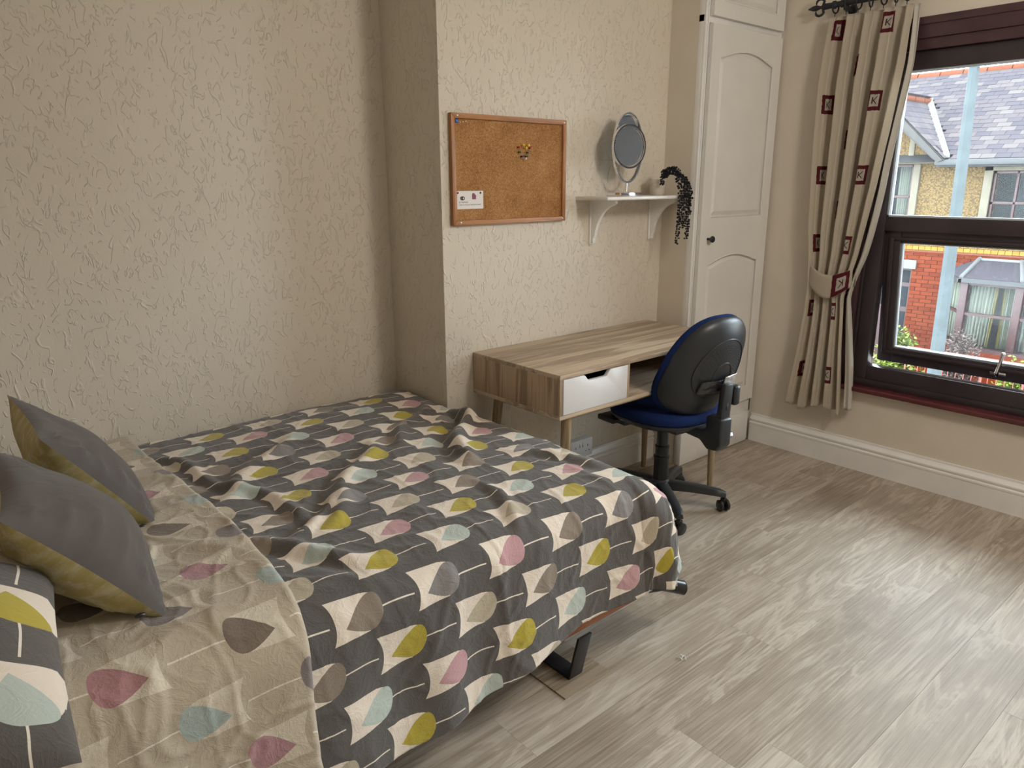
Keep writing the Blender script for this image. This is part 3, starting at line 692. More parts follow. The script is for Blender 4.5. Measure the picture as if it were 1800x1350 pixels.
# ------------------------------------------------------------------ cushions and pillows
def puff(A, Bc, D, th, n=44, pinch=.055, seed=1, front=1):
    """half of a cushion; A-Bc and A-D are two edges"""
    A, Bc, D = map(np.array, (A, Bc, D)); e1 = Bc-A; e2 = D-A; nn = np.cross(e1, e2); nn = nn/np.linalg.norm(nn)*front
    if front > 0 and nn[2] < 0: nn = -nn
    u, v = np.meshgrid(np.linspace(0, 1, n), np.linspace(0, 1, n), indexing='ij')
    pu = .5+(u-.5)*(1-pinch*2*np.sin(math.pi*v)); pv = .5+(v-.5)*(1-pinch*2*np.sin(math.pi*u))
    h = (np.clip(4*u*(1-u), 0, 1)**.55)*(np.clip(4*v*(1-v), 0, 1)**.55)
    c = np.minimum(np.minimum(u, 1-u), np.minimum(v, 1-v)); w_ = .006*wav(u*1.0, v*1.0, 9, seed)*np.clip(c*8, 0, 1)
    # creases radiating from the corners
    for cu, cv in ((0, 0), (0, 1), (1, 0), (1, 1)):
        dd = np.hypot(u-cu, v-cv); an = np.arctan2(np.abs(v-cv), np.abs(u-cu)); w_ += .004*np.sin(an*16+seed)*np.exp(-(dd/.28)**2)*np.clip(c*12, 0, 1)
    P = A+pu[..., None]*e1+pv[..., None]*e2+(h*th+w_)[..., None]*nn
    return P, nn, u, v
def square_cushion(A, Bc, D, th, label, seed):
    A, Bc, D = map(np.array, (A, Bc, D)); base = (A+Bc+D)/3; base[2] = min(A[2], Bc[2])
    e1 = Bc-A; e2 = D-A; n_ = np.cross(e1, e2); n_ /= np.linalg.norm(n_)
    if n_[2] < 0: n_ = -n_
    t_ = thing('cushion', label, 'cushion', tuple(base), group='grey and mustard cushions')
    for nm, sg, mt, tt in (('front_cover', 1, 'cushion_grey', th), ('back_cover', -1, 'cushion_mustard', .105)):
        n = 44; u, v = np.meshgrid(np.linspace(0, 1, n), np.linspace(0, 1, n), indexing='ij'); pinch = .05
        pu = .5+(u-.5)*(1-pinch*2*np.sin(math.pi*v)); pv = .5+(v-.5)*(1-pinch*2*np.sin(math.pi*u))
        h = (np.clip(4*u*(1-u), 0, 1)**.6)*(np.clip(4*v*(1-v), 0, 1)**.6); c = np.minimum(np.minimum(u, 1-u), np.minimum(v, 1-v))
        w_ = .009*wav(u, v, 7, seed+sg)*np.clip(c*6, 0, 1)
        for cu, cv in ((0, 0), (0, 1), (1, 0), (1, 1)):
            dd = np.hypot(u-cu, v-cv); an = np.arctan2(np.abs(v-cv), np.abs(u-cu)); w_ = w_+.005*np.sin(an*15+seed)*np.exp(-(dd/.3)**2)*np.clip(c*10, 0, 1)
        for q in range(5): # tucks along the near seam
            w_ = w_+.009*np.exp(-((u-.12-q*.17+.22*v)/.028)**2)*np.exp(-(v/.22)**2)*np.clip(c*10, 0, 1)
        P = A+pu[..., None]*e1+pv[..., None]*e2+((h*tt+w_*(h > 0))*sg)[..., None]*n_
        b = B().grid(P, flip=(sg < 0), uv=np.stack([u*.43, v*.43], -1)); o = obj(nm, b, M[mt], t_, smooth=True, auto=180, recalc=True)
    z = A+e1*.86+e2*.02-n_*.02
    obj('zip_pull', B().ball(tuple(z), .008, sc=(1.3, .6, .5)), M['black_gloss'], t_, smooth=True)
    return t_
square_cushion((-1.590, -.482, .885), (-1.365, -.50, .588), (-1.600, -.085, .905), .062, 'slate grey cushion with mustard back, the farther one lying against the wall side', 3)
square_cushion((-1.715, -.915, .885), (-1.478, -.925, .595), (-1.695, -.53, .905), .092, 'slate grey cushion with mustard back, the nearer one beside the patterned pillow', 8)
def pillow(x0, x1, y0, y1, z, th, label, seed, tilt=0.0, shear=0.0):
    t_ = thing('pillow', label, 'pillow', ((x0+x1)/2, (y0+y1)/2, z), group='tulip print pillows at the bed head')
    n, m = 60, 80; b = B(); 
    for sg in (1, -1):
        u, v = np.meshgrid(np.linspace(0, 1, n), np.linspace(0, 1, m), indexing='ij'); pinch = .035
        pu = .5+(u-.5)*(1-pinch*2*np.sin(math.pi*v)); pv = .5+(v-.5)*(1-pinch*2*np.sin(math.pi*u))
        h = (np.clip(4*u*(1-u), 0, 1)**.45)*(np.clip(4*v*(1-v), 0, 1)**.5); c = np.minimum(np.minimum(u, 1-u), np.minimum(v, 1-v))
        w_ = (.008*wav(u, v, 6, seed)+.004*wav(u, v, 15, seed+2))*np.clip(c*6, 0, 1)
        P = np.stack([x0+pu*(x1-x0)+shear*(pv-.5)*pu, y0+pv*(y1-y0), z+th*.5+(pu-1)*-tilt+sg*(h*th*.5+w_*(sg > 0))+0*u], -1)
        b.grid(P, flip=(sg < 0), uv=np.stack([-pv*(y1-y0)+.06, pu*(x1-x0)+.03], -1))
    obj('pillowcase', b, M['pillow_print'], t_, smooth=True, auto=180, recalc=True)
    return t_
pillow(-2.10, -1.655, -1.38, -.62, .625, .17, 'charcoal tulip print pillow at the near side of the bed head', 4, .08, .10)
pillow(-2.12, -1.665, -.57, .18, .615, .20, 'charcoal tulip print pillow behind the farther grey cushion', 9, .12)

# ------------------------------------------------------------------ desk
DX, DY, DZ = 1.111, .5187, .76
desk = thing('desk', 'grey oak desk with white drawer and open shelf standing against the chimney breast', 'desk', (0.55, -.26, 0))
obj('top', B().box((0, -DY, DZ-.016), (DX, -.003, DZ)), M['oak_x'], desk, bevel=.0008)
obj('side_board', B().box((0, -DY+.001, DZ-.171+.016), (.016, -.003, DZ-.016)), M['oak_z'], desk, bevel=.0008)
obj('side_board', B().box((DX-.016, -DY+.001, DZ-.171+.016), (DX, -.003, DZ-.016)), M['oak_z'], desk, bevel=.0008)
obj('bottom_board', B().box((0, -DY, DZ-.171), (DX, -.003, DZ-.155)), M['oak_x'], desk, bevel=.0008)
obj('divider', B().box((.372, -DY+.001, DZ-.155), (.386, -.02, DZ-.016)), M['oak_z'], desk, bevel=.0008)
obj('back_board', B().box((.016, -.02, DZ-.155), (DX-.016, -.008, DZ-.016)), M['oak_x'], desk)
zb, zt = DZ-.1535, DZ-.0185; n0 = .135; n1 = .262; dp = .024
poly = [(.0175, zb), (.3705, zb), (.3705, zt)]
for i in range(9): a = i/8; poly.append((n1+.012-a*.030, zt-dp*(a*a*(3-2*a))))
for i in range(9): a = i/8; poly.append((n0+.018-a*.030, zt-dp*((1-a)**2*(1+2*a))))
poly.append((.0175, zt))
dr = obj('drawer', B().prism(poly, 'y', -DY-.001, -DY+.015), M['white_plastic'], desk, bevel=.0006, label='off white drawer front with scooped finger notch')
b = B(); b.box((.02, -DY+.015, zb+.005), (.03, -.06, zt-.03)); b.box((.358, -DY+.015, zb+.005), (.368, -.06, zt-.03)); b.box((.02, -DY+.015, zb+.003), (.368, -.06, zb+.008)); obj('drawer_box', b, M['black_plastic'], dr)
# under-frame and splayed legs
b = B(); zf = DZ-.171
b.box((.10, -DY+.055, zf-.030), (DX-.10, -DY+.073, zf)); b.box((.10, -.075, zf-.030), (DX-.10, -.057, zf)); b.box((.060, -DY+.08, zf-.030), (.078, -.08, zf)); b.box((DX-.078, -DY+.08, zf-.030), (DX-.060, -.08, zf))
obj('under_frame', b, M['oak_x'], desk, bevel=.0008)
for (x, y, xb, yb) in ((.072, -DY+.035, .025, -DY+.012), (.072, -.085, .025, -.045), (DX-.085, -DY+.035, 1.021, -.505), (DX-.075, -.085, 1.049, -.079)):
    obj('leg', B().tube([(x, y, zf), (x+(xb-x)*.5, y+(yb-y)*.5, zf/2), (xb, yb, .0)], [.021, .017, .0125], 20), M['oak_leg'], desk, smooth=True, auto=60)

# ------------------------------------------------------------------ office chair
ch = thing('office_chair', 'blue swivel office chair with black plastic back shell, pushed up to the desk', 'chair', (.735, -.43, 0), R(-6))
def cobj(name, b, mat, parent=None, **k): return obj(name, b, mat, parent or ch, local=True, **k)
b = B().lathe((0, 0, 0), [(.045, .062), (.050, .075), (.046, .118), (.036, .135)], 24); cobj('hub', b, M['black_plastic'], smooth=True)
rz0 = R(6)
for k, deg in enumerate((-53, 19, 91, 163, 235)):
    a = R(deg)+rz0; ca, sa = math.cos(a), math.sin(a); px_, py_ = -sa, ca; V = []; F = []; st = 9
    for i in range(st+1):
        q = i/st; r = .03+.262*q; w_ = .030-.009*q; zt_ = .128-.030*q**1.6; h = .040-.012*q
        if i == st: w_ *= .7; zt_ -= .008; h *= .75
        for (dw, dz) in ((-w_, -h), (-w_*.8, -.004), (-w_*.45, 0), (w_*.45, 0), (w_*.8, -.004), (w_, -h)): V.append((ca*r+px_*dw, sa*r+py_*dw, zt_+dz))
    for i in range(st):
        for j in range(6): F.append((i*6+j, i*6+(j+1) % 6, (i+1)*6+(j+1) % 6, (i+1)*6+j))
    F.append(tuple(range(6))[::-1]); F.append(tuple(st*6+j for j in range(6)))
    leg = cobj('leg', B().add(V, F), M['black_plastic'], smooth=True, auto=50)
    b = B(); c0 = Vector((ca*.283, sa*.283, .0265)); ax = Vector((ca*math.cos(.5)-sa*math.sin(.5), sa*math.cos(.5)+ca*math.sin(.5), 0)); 
    for sg in (-1, 1):
        b.tube([c0+ax*sg*.006, c0+ax*sg*.010, c0+ax*sg*.021, c0+ax*sg*.025], [.020, .0262, .0262, .019], 24)
    b.tube([c0+Vector((0, 0, .008)), c0+Vector((0, 0, .052))], .007, 12); b.box((c0.x-.010, c0.y-.010, .042), (c0.x+.010, c0.y+.010, .062))
    cobj('caster', b, M['black_gloss'], leg, smooth=True, auto=40)
b = B(); b.lathe((0, 0, 0), [(.0335, .10), (.0335, .232), (.0355, .236), (.0355, .245), (.030, .247), (.030, .282), (.032, .285), (.032, .293), (.0255, .296), (.0255, .415)], 28)
cobj('gas_column', b, M['column'], smooth=True)
b = B(); b.box((-.09, -.16, .400), (.09, .12, .428)); b.box((-.15, .09, .385), (-.09, .17, .425)); b.box((.06, -.17, .375), (.10, -.12, .410)); cobj('tilt_mechanism', b, M['black_plastic'], bevel=.008)
b = B(); b.prism([(.20, .430), (.20, .405), (.10, .405), (.08, .430)], 'x', -.215, -.12); cobj('lever', b, M['black_plastic'], bevel=.005)
def pad(rows, n=48, ex=2.6, wfun=lambda a: 1, cx=0, cy=0):
    b = B(); V = []; F = []
    for (k_, z) in rows:
        for i in range(n):
            a = 2*math.pi*i/n; c, s_ = math.cos(a), math.sin(a); x = math.copysign(abs(c)**(2/ex), c)*.225*k_; y = math.copysign(abs(s_)**(2/ex), s_)*.215*k_
            V.append((cx+x, cy+y, z - .018*max(0, (y-.12)/.1)**2 + .010*abs(x/.22)**2))
    m = len(rows)
    for i in range(m-1):
        for j in range(n): F.append((i*n+j, i*n+(j+1) % n, (i+1)*n+(j+1) % n, (i+1)*n+j))
    F.append(tuple(range(n))[::-1]); F.append(tuple((m-1)*n+j for j in range(n))); return b.add(V, F)
cobj('seat_pan', pad([(.70, .418), (.92, .424), (.985, .438), (.985, .447)]), M['black_plastic'], smooth=True, auto=60)
cobj('seat', pad([(.965, .446), (1.0, .458), (1.0, .476), (.97, .492), (.88, .501), (.5, .498), (.1, .494)]), M['blue_fabric'], smooth=True, auto=80)
# back: shell outline in (x,z)
ZB, HH = .708, .212
def outline(a):
    c, s_ = math.cos(a), math.sin(a); x = math.copysign(abs(c)**(2/2.7), c); z = math.copysign(abs(s_)**(2/2.5), s_)
    return .210*x*(1-.10*z-.03*z*z), HH*z
def back_y(x, z): return -.262 + .105*(x/.205)**2*(.8-.25*(z/HH)) - .050*(z/HH) - .030*(1-(z/HH)**2)
def back_part(rows, n=64, m=None):
    V = []; F = []
    for (k_, dy) in rows:
        for i in range(n):
            x, z = outline(2*math.pi*i/n); x *= k_; z *= k_; V.append((x, back_y(x, z)+dy, ZB+z))
    c = len(rows)
    for i in range(c-1):
        for j in range(n): F.append((i*n+j, i*n+(j+1) % n, (i+1)*n+(j+1) % n, (i+1)*n+j))
    F.append(tuple(range(n))[::-1]); F.append(tuple((c-1)*n+j for j in range(n))); return B().add(V, F)
shell = cobj('back_shell', back_part([(.05, -.020), (.25, -.020), (.5, -.0195), (.7, -.0185), (.84, -.016), (.93, -.010), (.985, .002), (1.0, .012), (.99, .020), (.8, .018), (.4, .014), (.05, .014)]), M['black_plastic'], smooth=True, auto=80)
cobj('backrest_cushion', back_part([(.05, .018), (.6, .018), (.97, .018), (1.02, .024), (1.03, .036), (1.0, .050), (.92, .062), (.75, .070), (.4, .073), (.05, .074)]), M['blue_fabric'], smooth=True, auto=80)
def on_back(x, z, off=.0): return (x, back_y(x, z)-.0195-off, ZB+z)
pts = []
for i in range(41):
    a = R(-66)+(R(312))*i/40; pts.append(on_back(.136*math.cos(a)*(1-.06*math.sin(a)), .130*math.sin(a)-.004, .0006))
b = B().tube(pts, .0028, 8); cobj('panel_rim', b, M['black_plastic'], shell, smooth=True)
pts = [on_back(.052*math.cos(R(i*9)), -.030+.052*math.sin(R(i*9))*1.1, .0) for i in range(21)]; pts = [on_back(.052, -.075)]+pts+[on_back(-.052, -.075)]
b = B().tube(pts, .003, 8); cobj('centre_arch', b, M['black_plastic'], shell, smooth=True)
b = B()
for ring_ in range(6):
    r = .064+ring_*.0098; n = int(20+ring_*3)
    for i in range(n+1):
        a = R(-42)+R(264)*i/n; x, z = r*math.cos(a), -.018+r*math.sin(a)*1.05
        if abs(x) < .118 and z < .118: b.ball(on_back(x, z, .0009), .0018, 6, 4)
cobj('grip_studs', b, M['black_plastic'], shell, smooth=True, kind='stuff')
b = B()
NN = 16
for (x0, x1, z0, z1, mt) in ((-.105, .040, -.100, -.045, 'tape_black'), (.000, .085, -.105, -.028, 'tape')):
    gx, gz = np.meshgrid(np.linspace(x0, x1, NN), np.linspace(z0, z1, NN), indexing='ij'); q = np.random.default_rng(5)
    P = np.zeros(gx.shape+(3,)); rough_ = .003*wav(gx, gz, 150, 4 if mt == 'tape' else 6)
    for i in range(NN):
        for j in range(NN): P[i, j] = on_back(gx[i, j], gz[i, j]+.10*(gx[i, j]-x0)*.3, .006+(.012 if mt == 'tape' else .004)+rough_[i, j])
    cobj('silver_tape' if mt == 'tape' else 'black_tape', B().grid(P), M[mt], shell, smooth=True, solid=.002, label='crumpled strip of silver duct tape' if mt == 'tape' else 'glossy black tape strip')
b = B(); yb = -.318
b.hexa([(-.028, yb-.018, .50), (.028, yb-.018, .50), (.028, yb+.010, .50), (-.028, yb+.010, .50), (-.026, yb-.028, .655), (.026, yb-.028, .655), (.026, yb, .655), (-.026, yb, .655)])
cobj('back_bracket', b, M['black_plastic'], bevel=.006)
cobj('bracket_slot', B().box((-.006, yb-.0235, .545), (.006, yb-.018, .575)), M['grey_dark'], None, bevel=.002)
b = B(); b.box((.040, -.345, .555), (.075, -.292, .640)); cobj('bracket_cover', b, M['black_plastic'], bevel=.012, seg=3)
b = B(); b.prism([(-.10, .405), (-.10, .440), (-.245, .440), (-.262, .455), (-.262, .510), (-.345, .510), (-.345, .395), (-.325, .368), (-.275, .362), (-.235, .395)], 'x', -.034, .034)
cobj('back_arm', b, M['black_plastic'], bevel=.010, seg=3)
b = B(); b.tube([(.034, -.300, .420), (.05, -.302, .418)], [.010, .010], 16); b.tube([(.05, -.302, .418), (.075, -.305, .416)], [.020, .0185], 8); cobj('knob', b, M['steel'], smooth=True, auto=30, label='ribbed grey adjustment knob')

# ------------------------------------------------------------------ wall socket
so_ = thing('wall_socket', 'white double socket with two switches above the skirting below the desk', 'socket', (.63, 0, .19))
b = B().box((.552, -.030, .148), (.700, .001, .236)); obj('back_box', b, M['white_plastic'], so_, bevel=.003)
b = B().box((.551, -.036, .147), (.701, -.030, .237)); obj('faceplate', b, M['white_plastic'], so_, bevel=.002)
for x in (.612, .632): obj('switch', B().prism([(-.036, .222), (-.041, .200), (-.036, .198)], 'x', x, x+.010), M['white_plastic'], so_)
for cx_ in (.585, .667):
    for x0_, z0_, x1_, z1_ in ((-.002, .196, .002, .207), (-.014, .172, -.008, .176), (.008, .172, .014, .176)): obj('pin_hole', B().box((cx_+x0_, -.0366, z0_), (cx_+x1_, -.0359, z1_)), M['grey_dark'], so_)


# ------------------------------------------------------------------ cork board
BX0, BX1, BZ0, BZ1 = -.095, .507, 1.274, 1.686
brd = thing('cork_board', 'pine framed cork notice board hung on the chimney breast', 'notice board', (.2, 0, 1.48))
obj('cork', B().box((BX0+.008, -.010, BZ0+.008), (BX1-.008, -.001, BZ1-.008)), M['cork'], brd)
fw = .019
obj('frame_top', B().prism([(BX0, BZ1), (BX1, BZ1), (BX1-fw, BZ1-fw), (BX0+fw, BZ1-fw)], 'y', -.020, -.001), M['pine'], brd, bevel=.002)
obj('frame_bottom', B().prism([(BX0, BZ0), (BX1, BZ0), (BX1-fw, BZ0+fw), (BX0+fw, BZ0+fw)], 'y', -.020, -.001), M['pine'], brd, bevel=.002)
obj('frame_side', B().prism([(BX0, BZ0), (BX0, BZ1), (BX0+fw, BZ1-fw), (BX0+fw, BZ0+fw)], 'y', -.020, -.001), M['pine_z'], brd, bevel=.002)
obj('frame_side', B().prism([(BX1, BZ0), (BX1, BZ1), (BX1-fw, BZ1-fw), (BX1-fw, BZ0+fw)], 'y', -.020, -.001), M['pine_z'], brd, bevel=.002)
for x, z in ((BX0+.03, BZ1-.009), (BX1-.014, BZ1-.011), (BX0+.036, BZ0+.011), (BX1-.018, BZ0+.010)): obj('screw', B().lathe((x, -.020, z), [(.0035, 0), (.0035, -.0012), (.002, -.002)], 12, 'y'), M['steel'], brd, smooth=True)
def pin_mat(n, c): return plain(n, c, .2, .6)
PM = {k: pin_mat(k+'_pin', c) for k, c in dict(yellow=(.75, .55, .03), red=(.38, .01, .02), green=(.02, .09, .03), navy=(.015, .04, .10), pink=(.85, .62, .60), blue=(.03, .10, .35), gold=(.75, .55, .28), black=(.02, .02, .02)).items()}
def push_pin(x, z, col, label, y=-.010):
    b = B().lathe((x, y, z), [(.0012, 0), (.0042, -.0006), (.0042, -.0022), (.0022, -.0042), (.0022, -.0100), (.0042, -.0122), (.0045, -.0140), (.002, -.0148)], 14, 'y')
    tag(obj('push_pin', b, PM[col], at=(x, y, z), smooth=True, auto=50), label, 'push pin', 'push pins on the cork board')
def tack(x, z, col, label, y=-.010, r=.0045):
    tag(obj('thumb_tack', B().lathe((x, y, z), [(.001, 0), (r, -.0008), (r*.8, -.0028), (r*.3, -.0036)], 14, 'y'), PM[col], at=(x, y, z), smooth=True, auto=60), label, 'drawing pin', 'drawing pins on the cork board')
for x, z, c, l in ((.262, 1.581, 'yellow', 'yellow push pin, upper left of the pin face'), (.290, 1.580, 'yellow', 'yellow push pin, upper right of the pin face'), (.276, 1.569, 'yellow', 'yellow push pin just under the other two yellow ones'),
                   (.241, 1.571, 'red', 'red push pin at the left end of the pin face'), (.302, 1.570, 'red', 'red push pin at the right end of the pin face'),
                   (.246, 1.553, 'green', 'dark green push pin on the left of the pin face'), (.289, 1.552, 'green', 'dark green push pin on the right of the pin face'),
                   (.258, 1.536, 'navy', 'navy push pin at the lower left of the pin face'), (.281, 1.537, 'navy', 'navy push pin at the lower right of the pin face'), (.274, 1.528, 'pink', 'pale pink push pin lowest in the pin face')): push_pin(x, z, c, l)
tack(-.062, 1.658, 'blue', 'large blue drawing pin in the top left corner of the cork board', r=.009)
for x, z, l in ((-.048, 1.653, 'brass drawing pin nearest the blue one'), (-.034, 1.656, 'brass drawing pin in the middle of the three'), (-.021, 1.658, 'brass drawing pin farthest from the blue one')): tack(x, z, 'gold', l, r=.0035)
card = thing('card', 'white card with a purple house symbol pinned to the cork board', 'card', (-.005, -.011, 1.337))
obj('sheet', B().box((-.070, -.0122, 1.336), (.058, -.0108, 1.404)), plain('card_white', (.74, .70, .68), .6), card)
pl_ = plain('printed_purple', (.22, .055, .11), .6); ink = plain('printed_ink', (.06, .055, .055), .6)
obj('house_symbol', B().prism([(.003, 1.372), (.022, 1.372), (.022, 1.384), (.024, 1.384), (.013, 1.395), (.010, 1.3955), (.006, 1.3955), (.003, 1.391), (.003, 1.386), (.001, 1.384), (.003, 1.384)], 'y', -.0126, -.0122), pl_, card)
b = B(); b.ring((-.044, -.0124, 1.3765), (0, 1, 0), .010, .0016, 20, 4, ry=.006); b.prism([(-.052, 1.372), (-.042, 1.370), (-.040, 1.381), (-.050, 1.382)], 'y', -.0126, -.0122); obj('wireless_symbol', b, ink, card)
for s_, x, z, sz in (('BT-HKAVEZ', -.062, 1.3585, .0085), ('Collinson Password: 4bGbLXGewdFkx', -.062, 1.350, .0068)):
    tb = text_b(s_, sz, .0001); tb.v = [(x+v[0], -.0124+v[2], z+v[1]) for v in tb.v]; obj('lettering', tb, ink, card, recalc=False)
tack(-.066, 1.397, 'red', 'red drawing pin at the left corner of the white card', -.0122, .004); tack(.044, 1.396, 'black', 'black drawing pin at the right corner of the white card', -.0122, .004)

# ------------------------------------------------------------------ shelf with mirror and plant
SH = 1.374
shf = thing('wall_shelf', 'white painted wall shelf on two scrolled brackets beside the cupboard', 'shelf', (.89, 0, SH))
obj('board', B().prism([(0, SH-.016), (-.185, SH-.016), (-.190, SH-.012), (-.190, SH-.003), (-.187, SH), (0, SH)], 'x', .588, 1.196), M['gloss_white'], shf, bevel=.001)
def bracket(x):
    z = SH-.016; poly = [(0, z), (-.150, z), (-.150, z-.012)]
    for i in range(13): q = i/12; a = q*math.pi/2; poly.append((-.135+.075*math.sin(a)*1.0+.030*q, z-.022-.105*(1-math.cos(a))-.03*q))
    poly += [(-.022, z-.170), (-.022, z-.190), (0, z-.190)]
    b = B().prism(poly, 'x', x-.009, x+.009); b.box((x-.016, -.010, z-.196), (x+.016, 0, z)); return b
for x in (.690, 1.105): obj('bracket', bracket(x), M['gloss_white'], shf, bevel=.0012)
mir = thing('vanity_mirror', 'chrome vanity mirror with a crystal studded ring standing on the wall shelf', 'mirror', (.86, -.11, SH))
MX, MY = .800, -.110
obj('base', B().box((.700, -.158, SH), (.850, -.078, SH+.016)), M['chrome'], mir, bevel=.002)
obj('stem', B().cyl((MX-.004, MY, SH+.019), (MX-.004, MY, SH+.062), .0042, 14), M['chrome'], mir, smooth=True, auto=50)
nrm = Vector((-.10, -.994, .016)).normalized()
b = B()
def flat_ring(c, nrm, ru, ry, w, th, n=64):
    u = Vector((0, 0, 1))-nrm*nrm.z; u.normalize(); v = nrm.cross(u); V = []; F = []
    for i in range(n):
        a = 2*math.pi*i/n; d = v*math.sin(a)*ru+u*math.cos(a)*ry; dn = d.normalized()
        for q, (p, h) in enumerate(((-w, -th), (w, -th), (w, th), (-w, th))): V.append(Vector(c)+d+dn*p*.5+nrm*h*.5)
    for i in range(n):
        for q in range(4): F.append((i*4+q, ((i+1) % n)*4+q, ((i+1) % n)*4+(q+1) % 4, i*4+(q+1) % 4))
    return B().add(V, F)
oc = (MX-.004, MY, SH+.060+.145)
obj('oval_hoop', flat_ring(oc, nrm, .083, .145, .007, .014), M['chrome'], mir, smooth=True, auto=40)
def disc(c, nrm, ru, ry, th, n=64, clip=None):
    u = Vector((0, 0, 1))-nrm*nrm.z; u.normalize(); v = nrm.cross(u); P = []
    for i in range(n):
        a = 2*math.pi*i/n; s_, c_ = math.sin(a), math.cos(a)
        if clip is not None: c_ = max(c_, clip)
        P.append(Vector(c)+v*s_*ru+u*c_*ry)
    b = B().add([p+nrm*th/2 for p in P]+[p-nrm*th/2 for p in P], [tuple(range(n)), tuple(range(2*n-1, n-1, -1))]+[(i, (i+1) % n, (i+1) % n+n, i+n) for i in range(n)]); return b
obj('oval_glass', disc(Vector(oc)-nrm*.003, nrm, .080, .141, .003, clip=-.12), M['mirror'], mir)
n2 = Vector((-.13, -.991, .016)).normalized(); rc = Vector((MX-.020, MY, SH+.060+.150))+n2*.022
obj('round_glass', disc(rc, n2, .082, .082, .004), M['mirror'], mir)
obj('round_rim', flat_ring(rc+n2*.003, n2, .089, .089, .009, .012), M['chrome'], mir, smooth=True, auto=40)
b = B(); u = Vector((0, 0, 1))-n2*n2.z; u.normalize(); v = n2.cross(u); dkc = plain('crystal_setting', (.12, .12, .13), .15, .8, .6)
for i in range(72):
    a = 2*math.pi*i/72; p = rc+(v*math.sin(a)+u*math.cos(a))*.089+n2*.010; b.ball(tuple(p), .0031, 6, 4)
obj('crystals', b, dkc, mir, kind='stuff', label='ring of small dark sparkling crystals')

pot = thing('hanging_plant', 'artificial string of pearls plant with near black beads trailing over the shelf end', 'plant', (1.11, -.10, SH))
obj('pot', B().lathe((1.045, -.085, SH), [(.026, 0), (.033, .010), (.036, .052), (.039, .054), (.039, .072), (.033, .073), (.031, .060)], 28), plain('matt_cream_pot', (.60, .55, .47), .6), pot, smooth=True, auto=40)
bead = plain('near_black_bead', (.006, .007, .012), .5, .4)
prnd = random.Random(5)
def strand(pts, r0=.0050):
    b = B(); P = [Vector(p) for p in pts]; L = []
    for i in range(len(P)-1):
        n = max(2, int((P[i+1]-P[i]).length/.0105))
        for k in range(n): L.append(P[i].lerp(P[i+1], k/n))
    b.tube(L if len(L) > 1 else P, .0012, 5)
    for i, p in enumerate(L):
        for q in range(3):
            a = prnd.uniform(0, 6.28); d = Vector((math.cos(a), math.sin(a), prnd.uniform(-.2, .5)))*.0078
            b.ball(tuple(p+d), r0*prnd.uniform(.75, 1.0), 6, 4, (1, 1, 1.1))
    return obj('strand', b, bead, pot, smooth=True)
top = (1.035, -.12, SH+.080)
def hang(x1, y1, z1, x0=None, lift=.065):
    t_ = Vector(top)+Vector((prnd.uniform(-.012, .012), prnd.uniform(-.02, .01), 0)); mid = Vector((t_.x+(x1-t_.x)*.5, t_.y+(y1-t_.y)*.5, SH+.075+lift)); m2 = Vector((x1, y1, SH+.03)) if z1 < SH else Vector((x1, y1, z1+.03))
    return strand([t_, t_.lerp(mid, .5)+Vector((0, 0, .018)), mid, mid.lerp(m2, .5)+Vector(((x1-t_.x)*.12, 0, .012)), m2, (x1+.004, y1, (m2.z+z1)/2), (x1-.004, y1, z1)])
hang(1.062, -.205, 1.146, lift=.040); hang(1.080, -.208, 1.235, lift=.05); hang(1.105, -.206, 1.215, lift=.035); hang(1.130, -.206, 1.166, lift=.028)
hang(1.140, -.208, 1.290, lift=.012); hang(1.010, -.14, SH+.040, lift=.035); hang(1.095, -.214, 1.325, lift=.05)

# ------------------------------------------------------------------ curtain, pole, rings, tie-back
pole = thing('curtain_pole', 'black iron curtain pole with a leaf shaped finial over the window', 'curtain pole', (1.77, -1.4, 2.215))
PX, PZ = 1.775, 2.222
obj('rod', B().cyl((PX, -.44, PZ), (PX, -2.42, PZ), .0125, 20), M['iron'], pole, smooth=True, auto=50)
b = B(); b.lathe((PX, -.44, PZ), [(.014, -.10), (.017, -.095), (.017, -.080), (.013, -.076), (.013, -.055), (.018, -.050), (.018, -.040), (.012, -.035), (.014, 0), (.010, .012), (.006, .020), (.009, .030), (.013, .042), (.011, .058), (.004, .078), (.001, .084)], 18, 'y'); fin = obj('finial', b, M['iron'], pole, smooth=True, auto=50)
b = B()
for sg in (1, -1):
    pts = [(PX, -.430, PZ+sg*.006)]+[(PX, -.412+.020*math.cos(R(160-i*26))-.004, PZ+sg*(.020+.016*math.sin(R(160-i*26)))) for i in range(8)]
    b.tube(pts, [.006]*4+[.0055]*3+[.004, .003], 8)
obj('finial_scroll', b, M['iron'], fin, smooth=True)
b = B(); b.box((PX-.01, -.545, PZ-.03), (XW, -.535, PZ-.012)); b.ring((PX, -.54, PZ), (0, 1, 0), .018, .004, 24, 8); b.lathe((XW, -.54, PZ-.02), [(.022, 0), (.022, -.006), (.012, -.010)], 18, 'x'); obj('wall_bracket', b, M['iron'], pole, smooth=True, auto=40)
RY = [-.492, -.545, -.600, -.655, -.712, -.765, -.812]
nm = ['first', 'second', 'third', 'fourth', 'fifth', 'sixth', 'seventh']
for k, y in enumerate(RY):
    b = B(); b.ring((PX, y, PZ-.012), (0.12*((-1)**k), 1, 0), .0235, .0036, 28, 8); b.tube([(PX, y, PZ-.038), (PX, y, PZ-.050)], .002, 6)
    tag(obj('curtain_ring', b, M['iron'], at=(PX, y, PZ-.012), smooth=True), nm[k]+' black curtain ring counted from the leaf finial', 'curtain ring', 'curtain rings on the pole')
cur = thing('curtain', 'cream linen curtain printed with burgundy squares, tied back left of the window', 'curtain', (1.78, -.63, .3))
